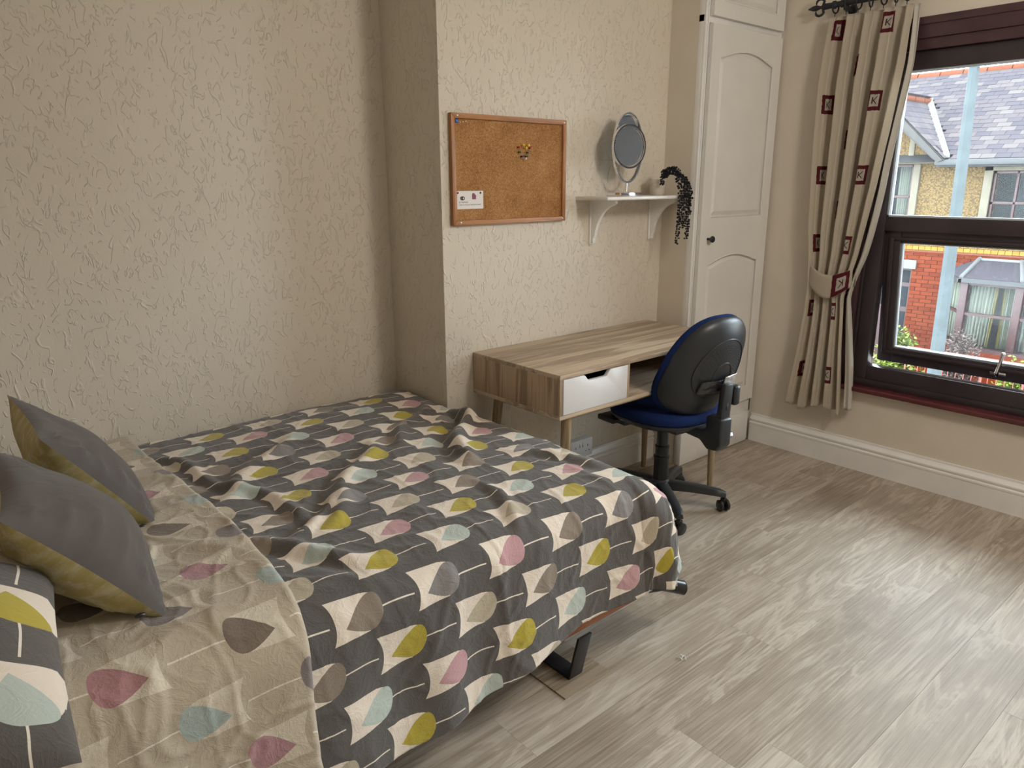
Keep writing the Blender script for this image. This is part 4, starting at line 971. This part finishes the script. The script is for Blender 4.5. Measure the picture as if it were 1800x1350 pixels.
ZL = [(2.175, -.457), (1.88, -.442), (1.485, -.463), (1.21, -.478), (1.03, -.500), (.93, -.510), (.80, -.503), (.57, -.487), (.30, -.455)]
ZR = [(2.175, -.838), (1.936, -.835), (1.653, -.812), (1.405, -.785), (1.089, -.738), (.975, -.712), (.88, -.695), (.611, -.712), (.30, -.742)]
def interp(T, z): zz = [p[0] for p in T][::-1]; yy = [p[1] for p in T][::-1]; return np.interp(z, zz, yy)
NU, NZ_ = 420, 150
u, z = np.meshgrid(np.linspace(0, 1, NU), np.linspace(0, 1, NZ_), indexing='ij')
zz = 2.172-z*(2.172-.298); yl = interp(ZL, zz); yr = interp(ZR, zz)
nf = 4.3
ph = u*nf*2*math.pi + .5*np.sin(zz*2.1+u*5)+.35*np.sin(zz*4+u*9)*(z)
amp = .018+.010*np.exp(-((zz-1.5)/.5)**2)+.010*np.clip((.8-zz)/.4, 0, 1)
pin = np.exp(-((zz-.93)/.10)**2); amp = amp*(1-.35*pin)
hd = np.clip((zz-2.07)/.07, 0, 1)
fold = np.tanh(1.7*np.sin(ph))/.935
X = 1.787-amp*fold*(1-.45*hd)-.006*np.sin(ph*2+1)-.012*np.clip((2.1-zz)/.5, 0, 1)-.012*pin
Y = yl+(yr-yl)*(u-.012*np.sin(2*ph))
Z_ = zz+0*u - .020*np.clip((.34-zz)/.04, 0, 1)*np.sin(u*7)
P = np.stack([X, Y, Z_], -1)
arc = np.concatenate([np.zeros((1, NZ_)), np.cumsum(np.hypot(np.diff(X, axis=0), np.diff(Y, axis=0)), 0)], 0); au = arc[:, 30:90].mean(1, keepdims=True)+0*u
obj('drape', B().grid(P, uv=np.stack([au+.02, zz], -1)), M['curtain'], cur, smooth=True, auto=180, solid=.002, recalc=False)
# lining edge, turned round the leading edge of the curtain
u, z = np.meshgrid(np.linspace(0, 1, 30), np.linspace(0, 1, 120), indexing='ij'); zz = 2.17-z*(2.17-.315); yr = interp(ZR, zz)
X = 1.785+.030*u+.006*np.sin(u*9+zz*3); Y = yr-.006-.020*np.sin(u*3.0)*(1-.5*np.exp(-((zz-.93)/.12)**2))+.004*np.sin(zz*9)-.020*np.clip((.85-zz)/.3, 0, 1)*u
obj('lining', B().grid(np.stack([X, Y, zz], -1), uv=np.stack([u*.1, zz], -1)), M['lining'], cur, smooth=True, auto=180, solid=.002, recalc=False)
# tie-back band
n = 60; q = np.linspace(0, 1, n); u, v = np.meshgrid(q, np.linspace(0, 1, 10), indexing='ij')
cyv, cxv = -.615, 1.782; ra, rb = .118, .052
th = R(158)-u*R(330); Yb = cyv+ra*np.cos(th)+0; Xb = cxv-rb*np.sin(th)-.004
zc = 1.005-.085*(1-np.clip((np.cos(th)+1)/2, 0, 1))**1.0
zc = 1.000-.060*np.sin(np.clip((Yb+.50)/-.23, 0, 1)*math.pi)+.0*v; zc = zc-.012*np.clip((-.5-Yb)/.23, 0, 1)
hgt = .085+.03*np.sin(np.clip((Yb+.50)/-.23, 0, 1)*math.pi)
Zb = zc+(.5-v)*hgt
tb_ = thing('curtain_tieback', 'cream fabric tie-back band with one burgundy square holding the curtain', 'tie-back', (1.78, -.62, .95))
uvt = np.stack([np.where(True, u*.55-.265+.212*4.5, 0), .325*.5+(.5-v)*.088*1.0+.325*2+.162], -1)
obj('band', B().grid(np.stack([Xb, Yb, Zb], -1), uv=uvt), M['curtain'], tb_, smooth=True, auto=180, solid=.003, recalc=False)
obj('hook', B().tube([(XW, -.470, .99), (XW-.04, -.478, .99), (XW-.055, -.492, .995)], .003, 8), M['steel'], tb_, smooth=True)

# ------------------------------------------------------------------ small things on the floor
tag(obj('vinyl_offcut', B().box((-.517, -1.085, .0004), (-.327, -.72, .0046)), M['offcut'], at=None), 'loose square offcut of vinyl plank under the bed leg', 'floor sample')
b = B()
for dx, dy, dz, a in ((0, 0, .004, .3), (.008, -.004, .003, .9), (-.009, .003, .003, 1.8), (.002, .009, .006, 2.5)):
    b.tube([(-.108+dx-.011*math.cos(a), -1.19+dy-.011*math.sin(a), .002), (-.108+dx, -1.19+dy, dz+.004), (-.108+dx+.012*math.cos(a), -1.19+dy+.012*math.sin(a), .002)], .0013, 5)
tag(obj('plastic_scrap', b, plain('clear_white_plastic', (.75, .78, .75), .3), smooth=True), 'tiny scrap of white plastic lying on the open floor', 'scrap')

# ------------------------------------------------------------------ outdoors: street, house opposite, lamp post
GZ = -3.1
struct('street', B().box((2.2, -30, GZ-.1), (40, 40, GZ-.02)), M['asphalt'])
struct('pavement', B().box((9.0, -30, GZ-.02), (13.4, 40, GZ+.08)), M['concrete'])
FXH = 13.5
hs = thing('house_opposite', 'brick and pebble-dashed terraced house with slate roof across the street', 'house', (FXH, 3, GZ))
Y0H, Y1H = -9.0, 16.0
def hb(name, b, mat, parent=None, **k): return obj(name, b, M[mat], parent or hs, **k)
# body with openings: built from blocks
DOOR = (3.47, 4.45, GZ+.3, -.225); UPL = (3.685, 4.62, .55, 1.737); UPR = (1.00, 2.335, .62, 1.60); BAYD = (.1, 2.30, GZ, -.10)
b = B()
def wallblocks(b, y0, y1, z0, z1, holes, x0, x1):
    ys = sorted({y0, y1, *[h[0] for h in holes], *[h[1] for h in holes]}); 
    for i in range(len(ys)-1):
        ya, yb = ys[i], ys[i+1]; hh = sorted([(h[2], h[3]) for h in holes if h[0] <= ya and h[1] >= yb]); zc = z0
        for a, c in hh:
            if a > zc: b.box((x0, ya, zc), (x1, yb, a))
            zc = c
        if zc < z1: b.box((x0, ya, zc), (x1, yb, z1))
wallblocks(b, Y0H, Y1H, .235, 1.82, [UPL, UPR], FXH, FXH+.3); hb('upper_wall', b, 'pebble')
b = B(); wallblocks(b, Y0H, Y1H, GZ, .235, [DOOR, BAYD], FXH+.012, FXH+.3); hb('brick_backing', b, 'mortar')
b = B(); b.box((FXH+.3, Y0H, GZ), (FXH+5.4, Y0H+.2, 1.8)); b.box((FXH+.3, Y1H-.2, GZ), (FXH+5.4, Y1H, 1.8)); b.box((FXH+5.2, Y0H, GZ), (FXH+5.4, Y1H, 1.8)); hb('far_walls', b, 'pebble')
b = B(); b.box((FXH+.9, Y0H+.2, GZ), (FXH+.95, Y1H-.2, 1.8)); hb('room_darkness', b, 'gutter').name = 'room_dark_sheet'  # dark sheet: the shade of the unlit rooms put into its colour
# bricks: visible ones as parts
bw, bh, jt = .215, .065, .010
bme = obj('brick', B().box((0, 0, 0), (.03, bw, bh)), M['brick'], hs, local=True); first = True
k = 0; stuff = B()
z = .235-.078-.04; row = 0
while z > GZ+.1:
    z -= bh+jt; row += 1
    y = Y0H-(row % 2)*.11
    while y < Y1H:
        ya, yb = y, y+bw; y += bw+jt
        if ya > DOOR[0]-bw and ya < DOOR[1] and z < DOOR[3] and z > DOOR[2]-bh:
            if yb > DOOR[0] and ya < DOOR[0]:
                yb = DOOR[0]
            elif ya < DOOR[1] and yb > DOOR[1]: ya = DOOR[1]
            elif yb > DOOR[0] and ya < DOOR[1]: continue
        if yb > BAYD[0] and ya < BAYD[1] and z < BAYD[3]:
            if ya < BAYD[0]: yb = BAYD[0]
            elif yb > BAYD[1]: ya = BAYD[1]
            else: continue
        if yb-ya < .03: continue
        if 2.28 < ya < 3.60 and z > -2.0 and k < 240:
            full = yb-ya > bw-.001; px_ = FXH-.012+random.uniform(-.002, .002)
            if full:
                if first: o = bme; first = False; o.location = (px_-FXH, ya-3, z-GZ)
                else: o = share('brick', bme, hs, (px_-FXH, ya-3, z-GZ))
            else: o = obj('brick', B().box((0, 0, 0), (.03, yb-ya, bh)), M['brick'], hs, local=True); o.location = (px_-FXH, ya-3, z-GZ)
            k += 1
        elif -3 < ya < 9: stuff.box((FXH-.012, ya, z), (FXH+.014, yb, z+bh))
hb('far_brickwork', stuff, 'brick', kind='stuff')
hb('string_course', B().box((FXH-.045, Y0H, .110), (FXH+.1, Y1H, .145)), 'ridge'); hb('string_course', B().box((FXH-.025, Y0H, .078), (FXH+.1, Y1H, .110)), 'brick')
y = 0.6; yb0 = obj('yellow_brick', B().box((0, 0, 0), (.06, .104, .075)), M['yellow_brick'], hs, local=True); yb0.location = (-.04, y-3, .150-GZ); y += .112
while y < 4.3: share('yellow_brick', yb0, hs, (-.04, y-3, .150-GZ)); y += .112
b = B(); yy = y
while yy < 12: b.box((FXH-.04, yy, .150), (FXH+.02, yy+.104, .225)); yy += .112
yy = .488
while yy > -4: b.box((FXH-.04, yy, .150), (FXH+.02, yy+.104, .225)); yy -= .112
hb('far_yellow_course', b, 'yellow_brick', kind='stuff')
hb('drip_band', B().prism([(FXH-.05, .232), (FXH, .225), (FXH, .30)], 'y', Y0H, Y1H), 'pebble')
hb('lintel', B().box((FXH-.05, 3.40, -.223), (FXH+.1, 4.52, -.055)), 'white_stone')
# door recess with a maroon glazed door
dd = hb('door', B().box((FXH+.16, 3.47, GZ+.3), (FXH+.22, 4.45, -.225)), 'maroon')
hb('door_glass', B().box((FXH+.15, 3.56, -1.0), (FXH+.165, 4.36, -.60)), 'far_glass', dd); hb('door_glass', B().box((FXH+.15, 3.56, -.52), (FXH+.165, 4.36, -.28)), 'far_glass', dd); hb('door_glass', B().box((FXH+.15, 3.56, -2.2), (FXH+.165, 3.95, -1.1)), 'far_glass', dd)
# upper windows with cream surrounds
def far_window(y0, y1, z0, z1, mull, mids, drapes, nm='window'):
    fr = B(); t = .05
    fr.box((FXH+.02, y0, z0), (FXH+.08, y0+t, z1)); fr.box((FXH+.02, y1-t, z0), (FXH+.08, y1, z1)); fr.box((FXH+.02, y0, z0), (FXH+.08, y1, z0+t)); fr.box((FXH+.02, y0, z1-t), (FXH+.08, y1, z1))
    for m_ in mull: fr.box((FXH+.02, m_-.02, z0), (FXH+.07, m_+.02, z1))
    for m_ in mids: fr.box((FXH+.02, y0, m_-.025), (FXH+.07, y1, m_+.025))
    w_ = hb(nm, fr, 'maroon', bevel=.006); hb('pane', B().box((FXH+.045, y0+t, z0+t), (FXH+.05, y1-t, z1-t)), 'far_pane', w_)
    for (a, c) in drapes:
        n = 24; ys = np.linspace(a, c, n); bb = B(); V = []
        for i, y_ in enumerate(ys): xx_ = FXH+.22+.025*math.sin(i*1.5); V += [(xx_, y_, z0), (xx_, y_, z1)]
        bb.add(V, [(2*i, 2*i+2, 2*i+3, 2*i+1) for i in range(n-1)]); hb('drape', bb, 'net', w_, smooth=True, solid=.006)
    return w_
far_window(UPR[0], UPR[1], UPR[2], UPR[3], [1.955], [1.045], [(1.05, 1.55)]); far_window(UPL[0], UPL[1], UPL[2], UPL[3], [4.10], [1.135], [(3.82, 4.02), (4.2, 4.5)])
b = B(); b.box((FXH-.045, UPR[1], .50), (FXH+.05, UPR[1]+.135, 1.70)); b.box((FXH-.045, UPR[0]-.135, .50), (FXH+.05, UPR[0], 1.70)); b.box((FXH-.045, UPR[0]-.135, 1.60), (FXH+.05, UPR[1]+.135, 1.70)); b.box((FXH-.07, UPR[0]-.16, .48), (FXH+.05, UPR[1]+.16, .62))
hb('window_surround', b, 'stone_paint', bevel=.006)
b = B(); b.box((FXH-.05, 3.56, .40), (FXH+.05, 3.685, 1.74)); b.box((FXH-.05, 4.62, .40), (FXH+.05, 4.745, 1.74)); b.box((FXH-.07, 3.50, .40), (FXH+.05, 4.80, .55)); hb('window_surround', b, 'stone_paint', bevel=.006)
# gable above the left window
GY, GRZ, GSL = 4.28, 3.00, .95
b = B().prism([(3.20, 1.84), (5.36, 1.84), (GY, 2.86)], 'x', FXH-.06, FXH+.2); hb('gable_wall', b, 'pebble')
b = B(); b.box((FXH-.10, 3.20, 1.742), (FXH+.05, 5.36, 1.850)); b.box((FXH-.085, 3.70, 1.85), (FXH+.0, 3.80, 2.32)); b.box((FXH-.085, 4.76, 1.85), (FXH+.0, 4.86, 2.32)); hb('gable_timbering', b, 'stone_paint', bevel=.006)
for sg in (-1, 1):
    q = lambda d, z_: (GY+sg*d, z_)
    poly = [q(0, GRZ-.02), q(1.24, GRZ-.02-1.24*GSL), q(1.13, GRZ-.17-1.13*GSL), q(0, GRZ-.22)]
    hb('barge_board', B().prism(poly, 'x', FXH-.42, FXH-.38), 'barge')
    poly = [q(0, GRZ-.22), q(1.13, GRZ-.17-1.13*GSL), q(1.03, GRZ-.20-1.03*GSL), q(0, GRZ-.28)]
    hb('soffit', B().prism(poly, 'x', FXH-.40, FXH-.05), 'barge')
# main roof slates on a slope through (FXH-.3,1.82) rising .6
EX, EZ, RS = FXH-.30, 1.80, .60; RX, RZ = 16.3, 3.60
ux = 1/math.hypot(1, RS); uz = RS*ux
b = B(); b.add([(EX, Y0H, EZ-.03), (RX, Y0H, RZ-.03), (RX, Y1H, RZ-.03), (EX, Y1H, EZ-.03), (2*RX-EX, Y0H, EZ-.03), (2*RX-EX, Y1H, EZ-.03)], [(0, 1, 2, 3), (1, 4, 5, 2), (0, 4, 1), (3, 2, 5), (0, 3, 5, 4)])
roof = hb('roof', b, 'gutter')
b = B(); LS = math.hypot(RX-EX, RZ-EZ); gx, gw = .158, .235; rows = int(LS/gx)
sl = None; cnt = 0; stuff = B(); rw = Vector((FXH, 3, GZ))
sm = B(); sm.add([(0, 0, 0), (ux*.24, 0, uz*.24-.0), (ux*.24, gw-.006, uz*.24), (0, gw-.006, 0), (-.006, 0, .014), (ux*.24-.006, 0, uz*.24+.004), (ux*.24-.006, gw-.006, uz*.24+.004), (-.006, gw-.006, .014)],
                 [(0, 3, 2, 1), (4, 5, 6, 7), (0, 1, 5, 4), (1, 2, 6, 5), (2, 3, 7, 6), (3, 0, 4, 7)])
def valley_y(x):    # gable roof covers y above this, near the main slope
    return 3.06+(x-13.25)/(15.25-13.25)*(GY-3.06)
cells = []
for r in range(rows):
    x = EX+ux*gx*r; z = EZ+uz*gx*r; y = Y0H-(r % 2)*gw/2
    while y < Y1H:
        if not (x < 15.25 and valley_y(x)-.10 < y < 2*GY-valley_y(x)-.1): cells.append((x, y, z))
        y += gw
vis = [c for c in cells if 1.55 < c[1] < 4.9]; vis.sort(key=lambda c: (c[0]-2)**2+(c[1])**2*.3); vset = set(vis[:215])
for c in cells:
    if c in vset:
        if sl is None: sl = obj('slate', sm, M['slate'], roof, local=True); o = sl
        else: o = share('slate', sl, roof, (0, 0, 0))
        o.location = Vector(c)-rw+Vector((0, 0, random.uniform(0, .004)))
    elif -4 < c[1] < 12: stuff.add([(v[0]+c[0], v[1]+c[1], v[2]+c[2]) for v in sm.v], sm.f)
hb('far_slates', stuff, 'slate', roof, kind='stuff')
b = B(); y = Y0H
while y < Y1H: b.tube([(RX, y, RZ-.02), (RX, y+.43, RZ-.02)], .13, 10); y += .45
hb('ridge_tiles', b, 'ridge', roof, smooth=True, auto=40)
b = B().box((EX-.12, Y0H, EZ-.11), (EX+.02, Y1H, EZ-.0)); 
b = B(); 
for (a, c) in ((Y0H, 3.20), (5.36, Y1H)): b.box((EX-.10, a, EZ-.10), (EX+.0, c, EZ)); b.box((EX, a, EZ-.13), (FXH, c, EZ-.09))
hb('gutter', b, 'gutter', bevel=.012)
hb('roof_vent', B().lathe((14.15, 2.02, 2.37), [(.11, 0), (.10, .03), (.03, .05)], 16), 'stone_paint', roof, smooth=True)
# gable roof: two slopes of slates, ridge tiles, white valley
gr = hb('gable_roof', B().add([(FXH-.42, GY, GRZ-.03), (15.25, GY, GRZ-.03), (13.25, 3.06, 1.80), (FXH-.42, 3.06, 1.80), (13.25, 5.50, 1.80), (FXH-.42, 5.50, 1.80)], [(0, 1, 2, 3), (0, 5, 4, 1)]), 'gutter', solid=.01)
vy = 1/math.hypot(1, GSL); vz = GSL*vy; gs = None
L = math.hypot(1.24, 1.24*GSL); nr = int(L/.16)
for sg in (-1, 1):
    sm2 = B(); w2 = .25; q = lambda x, d, n_: (x, sg*-d*vy, d*vz+n_)
    sm2.add([q(0, 0, 0), q(w2-.006, 0, 0), q(w2-.006, .24, -.004), q(0, .24, -.004), q(0, 0, .016), q(w2-.006, 0, .016), q(w2-.006, .24, .005), q(0, .24, .005)], [(0, 3, 2, 1), (4, 5, 6, 7), (0, 1, 5, 4), (1, 2, 6, 5), (2, 3, 7, 6), (3, 0, 4, 7)])
    src = None; st = B()
    for r in range(nr+1):
        d = .16*r; yy = GY+sg*(1.24-d*vy); zz_ = GRZ-1.24*GSL+d*vz
        if abs(yy-GY) < .05: continue
        xend = 13.25+(1.24-abs(yy-GY))/1.24*2.0; x = FXH-.42-(r % 2)*.12
        while x < xend-.02:
            xa, xb = max(x, FXH-.42), min(x+w2-.006, xend)
            if sg == -1:
                if xb-xa > w2-.01:
                    if src is None: src = obj('slate', sm2, M['slate'], gr, local=True); o = src
                    else: o = share('slate', src, gr, (0, 0, 0))
                elif xb-xa > .03: o = share('slate', src, gr, (0, 0, 0), scale=((xb-xa)/w2, 1, 1)) if src else obj('slate', sm2, M['slate'], gr, local=True)
                else: x += w2; continue
                o.location = Vector((xa, yy, zz_))-rw
            else: st.add([(v[0]*(xb-xa)/w2+xa, v[1]+yy, v[2]+zz_) for v in sm2.v], sm2.f) if xb > xa else None
            x += w2
    if sg == 1: hb('far_gable_slates', st, 'slate', gr, kind='stuff')
b = B(); x = FXH-.44
while x < 15.2: b.tube([(x, GY, GRZ), (min(x+.43, 15.3), GY, GRZ)], .085, 10); x += .45
hb('gable_ridge_tiles', b, 'ridge', gr, smooth=True, auto=40)
b = B()
for sg in (-1, 1):
    p, q = Vector((13.20, GY+sg*1.24, 1.86)), Vector((15.28, GY, GRZ+.06)); w_ = Vector((0.0, sg*-.05, 0)); n_ = Vector((0, 0, .02)); sd = Vector((.03, sg*.06, .02))
    b.hexa([p-w_-n_, p+w_*1.6-n_, q+w_*1.6-n_, q-w_-n_, p-w_+n_, p+w_*1.6+n_, q+w_*1.6+n_, q-w_+n_])
hb('valley_flashing', b, 'white_stone', gr)
# bay window on the ground floor
bay = hb('bay_window_roof', B().add([(12.5, 2.264, -.195), (12.5, .35, -.195), (13.5, .10, .055), (13.5, 2.325, .055), (13.5, 2.95, -.215), (13.5, -.35, -.215), (12.5, 2.264, -.24), (12.5, .35, -.24), (13.5, 2.95, -.26), (13.5, -.35, -.26)],
    [(0, 1, 2, 3), (0, 3, 4), (1, 5, 2), (0, 6, 7, 1), (0, 4, 8, 6), (1, 7, 9, 5)]), 'slate')
b = B(); b.tube([(12.49, 2.264, -.185), (13.49, 2.325, .065)], .035, 8); b.tube([(12.49, 1.35, -.185), (13.49, 1.67, .065)], .03, 8); b.box((13.42, .1, .03), (13.5, 2.35, .075)); hb('hip_flashing', b, 'lead', bay, smooth=True, auto=40)
b = B().box((12.44, .33, -.275), (12.52, 2.29, -.20)); b.hexa([(12.44, 2.24, -.275), (13.5, 2.90, -.275), (13.5, 2.97, -.275), (12.44, 2.31, -.275), (12.44, 2.24, -.215), (13.5, 2.90, -.235), (13.5, 2.97, -.235), (12.44, 2.31, -.215)]); hb('bay_gutter', b, 'gutter', bay)
PZ0, PZ1 = -1.40, -.26
def post(x, y, w_=.06): return B().box((x-w_, y-w_, PZ0), (x+w_, y+w_, PZ1))
bwn = hb('bay_window', post(12.56, 2.20), 'maroon', bevel=.01)
hb('bay_post', post(12.56, 1.36), 'maroon', bwn, bevel=.01); hb('bay_post', post(12.56, .42), 'maroon', bwn, bevel=.01); hb('bay_post', post(13.45, 2.85, .05), 'maroon', bwn, bevel=.01)
b = B(); b.box((12.53, .42, -.845), (12.59, 2.20, -.80)); b.box((12.50, .36, -1.46), (12.64, 2.26, -1.40)); b.box((12.53, .42, -.32), (12.59, 2.20, -.26))
for (z0, z1) in ((-.845, -.80), (-1.46, -1.40), (-.32, -.26)): b.hexa([(12.55, 2.16, z0), (13.45, 2.81, z0), (13.43, 2.87, z0), (12.53, 2.22, z0), (12.55, 2.16, z1), (13.45, 2.81, z1), (13.43, 2.87, z1), (12.53, 2.22, z1)])
hb('transom', b, 'maroon', bwn)
b = B(); b.box((12.55, .42, -1.40), (12.556, 2.20, -.30)); b.hexa([(12.56, 2.20, -1.4), (13.45, 2.85, -1.4), (13.45, 2.856, -1.4), (12.56, 2.206, -1.4), (12.56, 2.20, -.3), (13.45, 2.85, -.3), (13.45, 2.856, -.3), (12.56, 2.206, -.3)]); hb('bay_pane', b, 'far_pane', bwn)
def far_drape(pts0, pts1, z0, z1, nm, mat, par):
    n = 26; V = []
    for i in range(n):
        q = i/(n-1); zig = .03*math.sin(i*1.7)
        t0 = Vector(pts0[0]).lerp(Vector(pts0[1]), q); t1 = Vector(pts1[0]).lerp(Vector(pts1[1]), q); V += [(t1.x+zig, t1.y, z0), ((t0.x+t1.x)/2+zig, (t0.y+t1.y)/2, (z0+z1)/2), (t0.x+zig, t0.y, z1)]
    b = B().add(V, [(3*i, 3*i+3, 3*i+4, 3*i+1) for i in range(n-1)]+[(3*i+1, 3*i+4, 3*i+5, 3*i+2) for i in range(n-1)]); return hb(nm, b, mat, par, smooth=True, solid=.01)
far_drape(((12.75, 2.14, 0), (12.75, 1.77, 0)), ((12.75, 2.14, 0), (12.75, 1.80, 0)), -1.4, -.28, 'bay_drape', 'net', bwn); far_drape(((12.75, 1.765, 0), (12.75, 1.735, 0)), ((12.75, 1.80, 0), (12.75, 1.77, 0)), -1.4, -.28, 'drape_edge', 'net_edge', bwn)
far_drape(((12.75, 1.62, 0), (12.75, 1.42, 0)), ((12.75, 1.60, 0), (12.75, 1.44, 0)), -1.4, -.28, 'bay_drape', 'net', bwn); far_drape(((12.75, 1.64, 0), (12.75, 1.62, 0)), ((12.75, 1.64, 0), (12.75, 1.60, 0)), -1.4, -.28, 'drape_edge', 'net_edge', bwn)
far_drape(((12.75, 1.30, 0), (12.75, .5, 0)), ((12.75, 1.30, 0), (12.75, .5, 0)), -1.4, -.28, 'bay_drape', 'net', bwn); far_drape(((12.85, 2.25, 0), (13.55, 2.75, 0)), ((12.85, 2.25, 0), (13.55, 2.75, 0)), -1.4, -.28, 'bay_drape', 'net', bwn)
b = B(); b.box((12.50, .30, GZ), (12.62, 2.28, -1.46)); b.hexa([(12.5, 2.16, GZ), (13.5, 2.88, GZ), (13.5, 2.98, GZ), (12.5, 2.28, GZ), (12.5, 2.16, -1.46), (13.5, 2.88, -1.46), (13.5, 2.98, -1.46), (12.5, 2.28, -1.46)]); hb('bay_base', b, 'brick')
hb('dark_room_behind', B().box((13.45, .1, GZ), (13.5, 2.3, -.2)), 'gutter', bwn).name = 'bay_dark_sheet'  # dark panel standing in for the shaded room behind the bay

# lamp post
lp = thing('lamp_post', 'pale galvanised steel street lamp post between the window and the house opposite', 'lamp post', (7.0, .62, GZ))
b = B().tube([(7.0, .615, GZ), (7.0, .615, -.5), (7.0, .64, 1.0), (7.0, .68, 2.6), (7.0, .69, 3.6)], [.078, .075, .063, .050, .045], 8); obj('shaft', b, M['galv'], lp)
b = B(); b.box((6.93, .30, 2.585), (7.07, 1.05, 2.61)); obj('sign_bracket', b, M['galv'], lp); b = B().box((6.85, .45, 3.55), (7.15, .90, 3.70)); obj('lantern', b, M['lead'], lp, bevel=.03)
# railing of the front garden
rl = thing('garden_railing', 'red painted wrought iron railing with scrolls in front of the house opposite', 'railing', (11, 1.6, GZ))
b = B(); RZ1, RZ0 = -1.240, -1.49; b.tube([(11, -1, RZ1), (11, 2.42, RZ1)], .014, 6); b.tube([(11, -1, RZ0), (11, 2.42, RZ0)], .012, 6); b.tube([(11, -1, -2.6), (11, 2.42, -2.6)], .014, 6); obj('rail', b, M['red_iron'], rl)
b = B()
for y in np.arange(-1, 2.45, .57): b.tube([(11, y, GZ+.1), (11, y, RZ1)], .014, 6)
for y in np.arange(-1, 2.45, .115): b.tube([(11, y, -2.6), (11, y, RZ0)], .007, 5)
obj('bars', b, M['red_iron'], rl)
b = B()
for y in np.arange(-.86, 2.40, .285):
    for sg in (1, -1):
        pts = []
        for i in range(22): a = i*.42; r = .012+.0042*i*.9; pts.append((11, y+sg*(.0+r*math.cos(a)+.05), -1.365+r*math.sin(a)))
        b.tube(pts, .0075, 5)
obj('scrolls', b, M['red_iron'], rl)
obj('base_wall', B().box((10.9, -1.2, GZ), (11.15, 6, GZ+.35)), M['brick'], rl)
# shrubs
def shrub(name, label, cy_, cx_, z0, z1, rad, mat, n, seed, leaf=(.055, .016), group='front garden shrubs opposite'):
    g = random.Random(seed); t_ = thing(name, label, 'shrub', (cx_, cy_, z0), group=group); tw = B(); lf = B()
    for i in range(n):
        a = g.uniform(0, 6.28); e = g.uniform(.25, 1.45); L = (z1-z0)*g.uniform(.75, 1.08); r_ = rad*math.cos(e)**.8*g.uniform(.4, 1); p0 = Vector((cx_+g.uniform(-.06, .06), cy_+g.uniform(-.1, .1), z0)); end = Vector((cx_+math.cos(a)*r_, cy_+math.sin(a)*r_, z0+(z1-z0)*(.55+.45*math.sin(e))*g.uniform(.85, 1.0))); p1 = p0.lerp(end, .5)+Vector((0, 0, .12)); tw.tube([p0, p1, end], [.006, .004, .002], 4, False)
        for k in range(34):
            q = g.uniform(.3, 1); p = p0.lerp(p1, q*2) if q < .5 else p1.lerp(end, q*2-1); b_ = g.uniform(0, 6.28); f_ = g.uniform(-.3, .9)
            dr_ = Vector((math.cos(b_), math.sin(b_), f_)).normalized(); sd = dr_.cross(Vector((g.uniform(-1, 1), g.uniform(-1, 1), 1))).normalized(); l, w_ = leaf; l *= g.uniform(.7, 1.3)
            p = p+Vector((g.uniform(-.03, .03),)*3); lf.add([p, p+dr_*l*.5+sd*w_, p+dr_*l, p+dr_*l*.5-sd*w_], [(0, 1, 2, 3)])
    obj('stems', tw, M['twig'], t_); o = obj('foliage', lf, M[mat], t_, recalc=False); o['kind'] = 'stuff'
shrub('garden_shrub', 'lime green leafy shrub below the brick wall opposite', 2.95, 12.0, -2.95, -1.08, .46, 'leaf_green', 150, 3, (.085, .02))
shrub('garden_shrub', 'lime green shrub left of the brick front opposite', 3.95, 12.3, -2.95, -1.15, .48, 'leaf_green', 110, 5, (.085, .02))
shrub('garden_shrub', 'feathery dusty pink shrub in front of the bay window opposite', 1.88, 11.75, -2.95, -.90, .50, 'leaf_pink', 190, 8, (.06, .012))
shrub('garden_shrub', 'small green bush at the right of the bay window opposite', 1.0, 11.7, -2.95, -1.25, .34, 'leaf_green', 90, 11, (.08, .02))
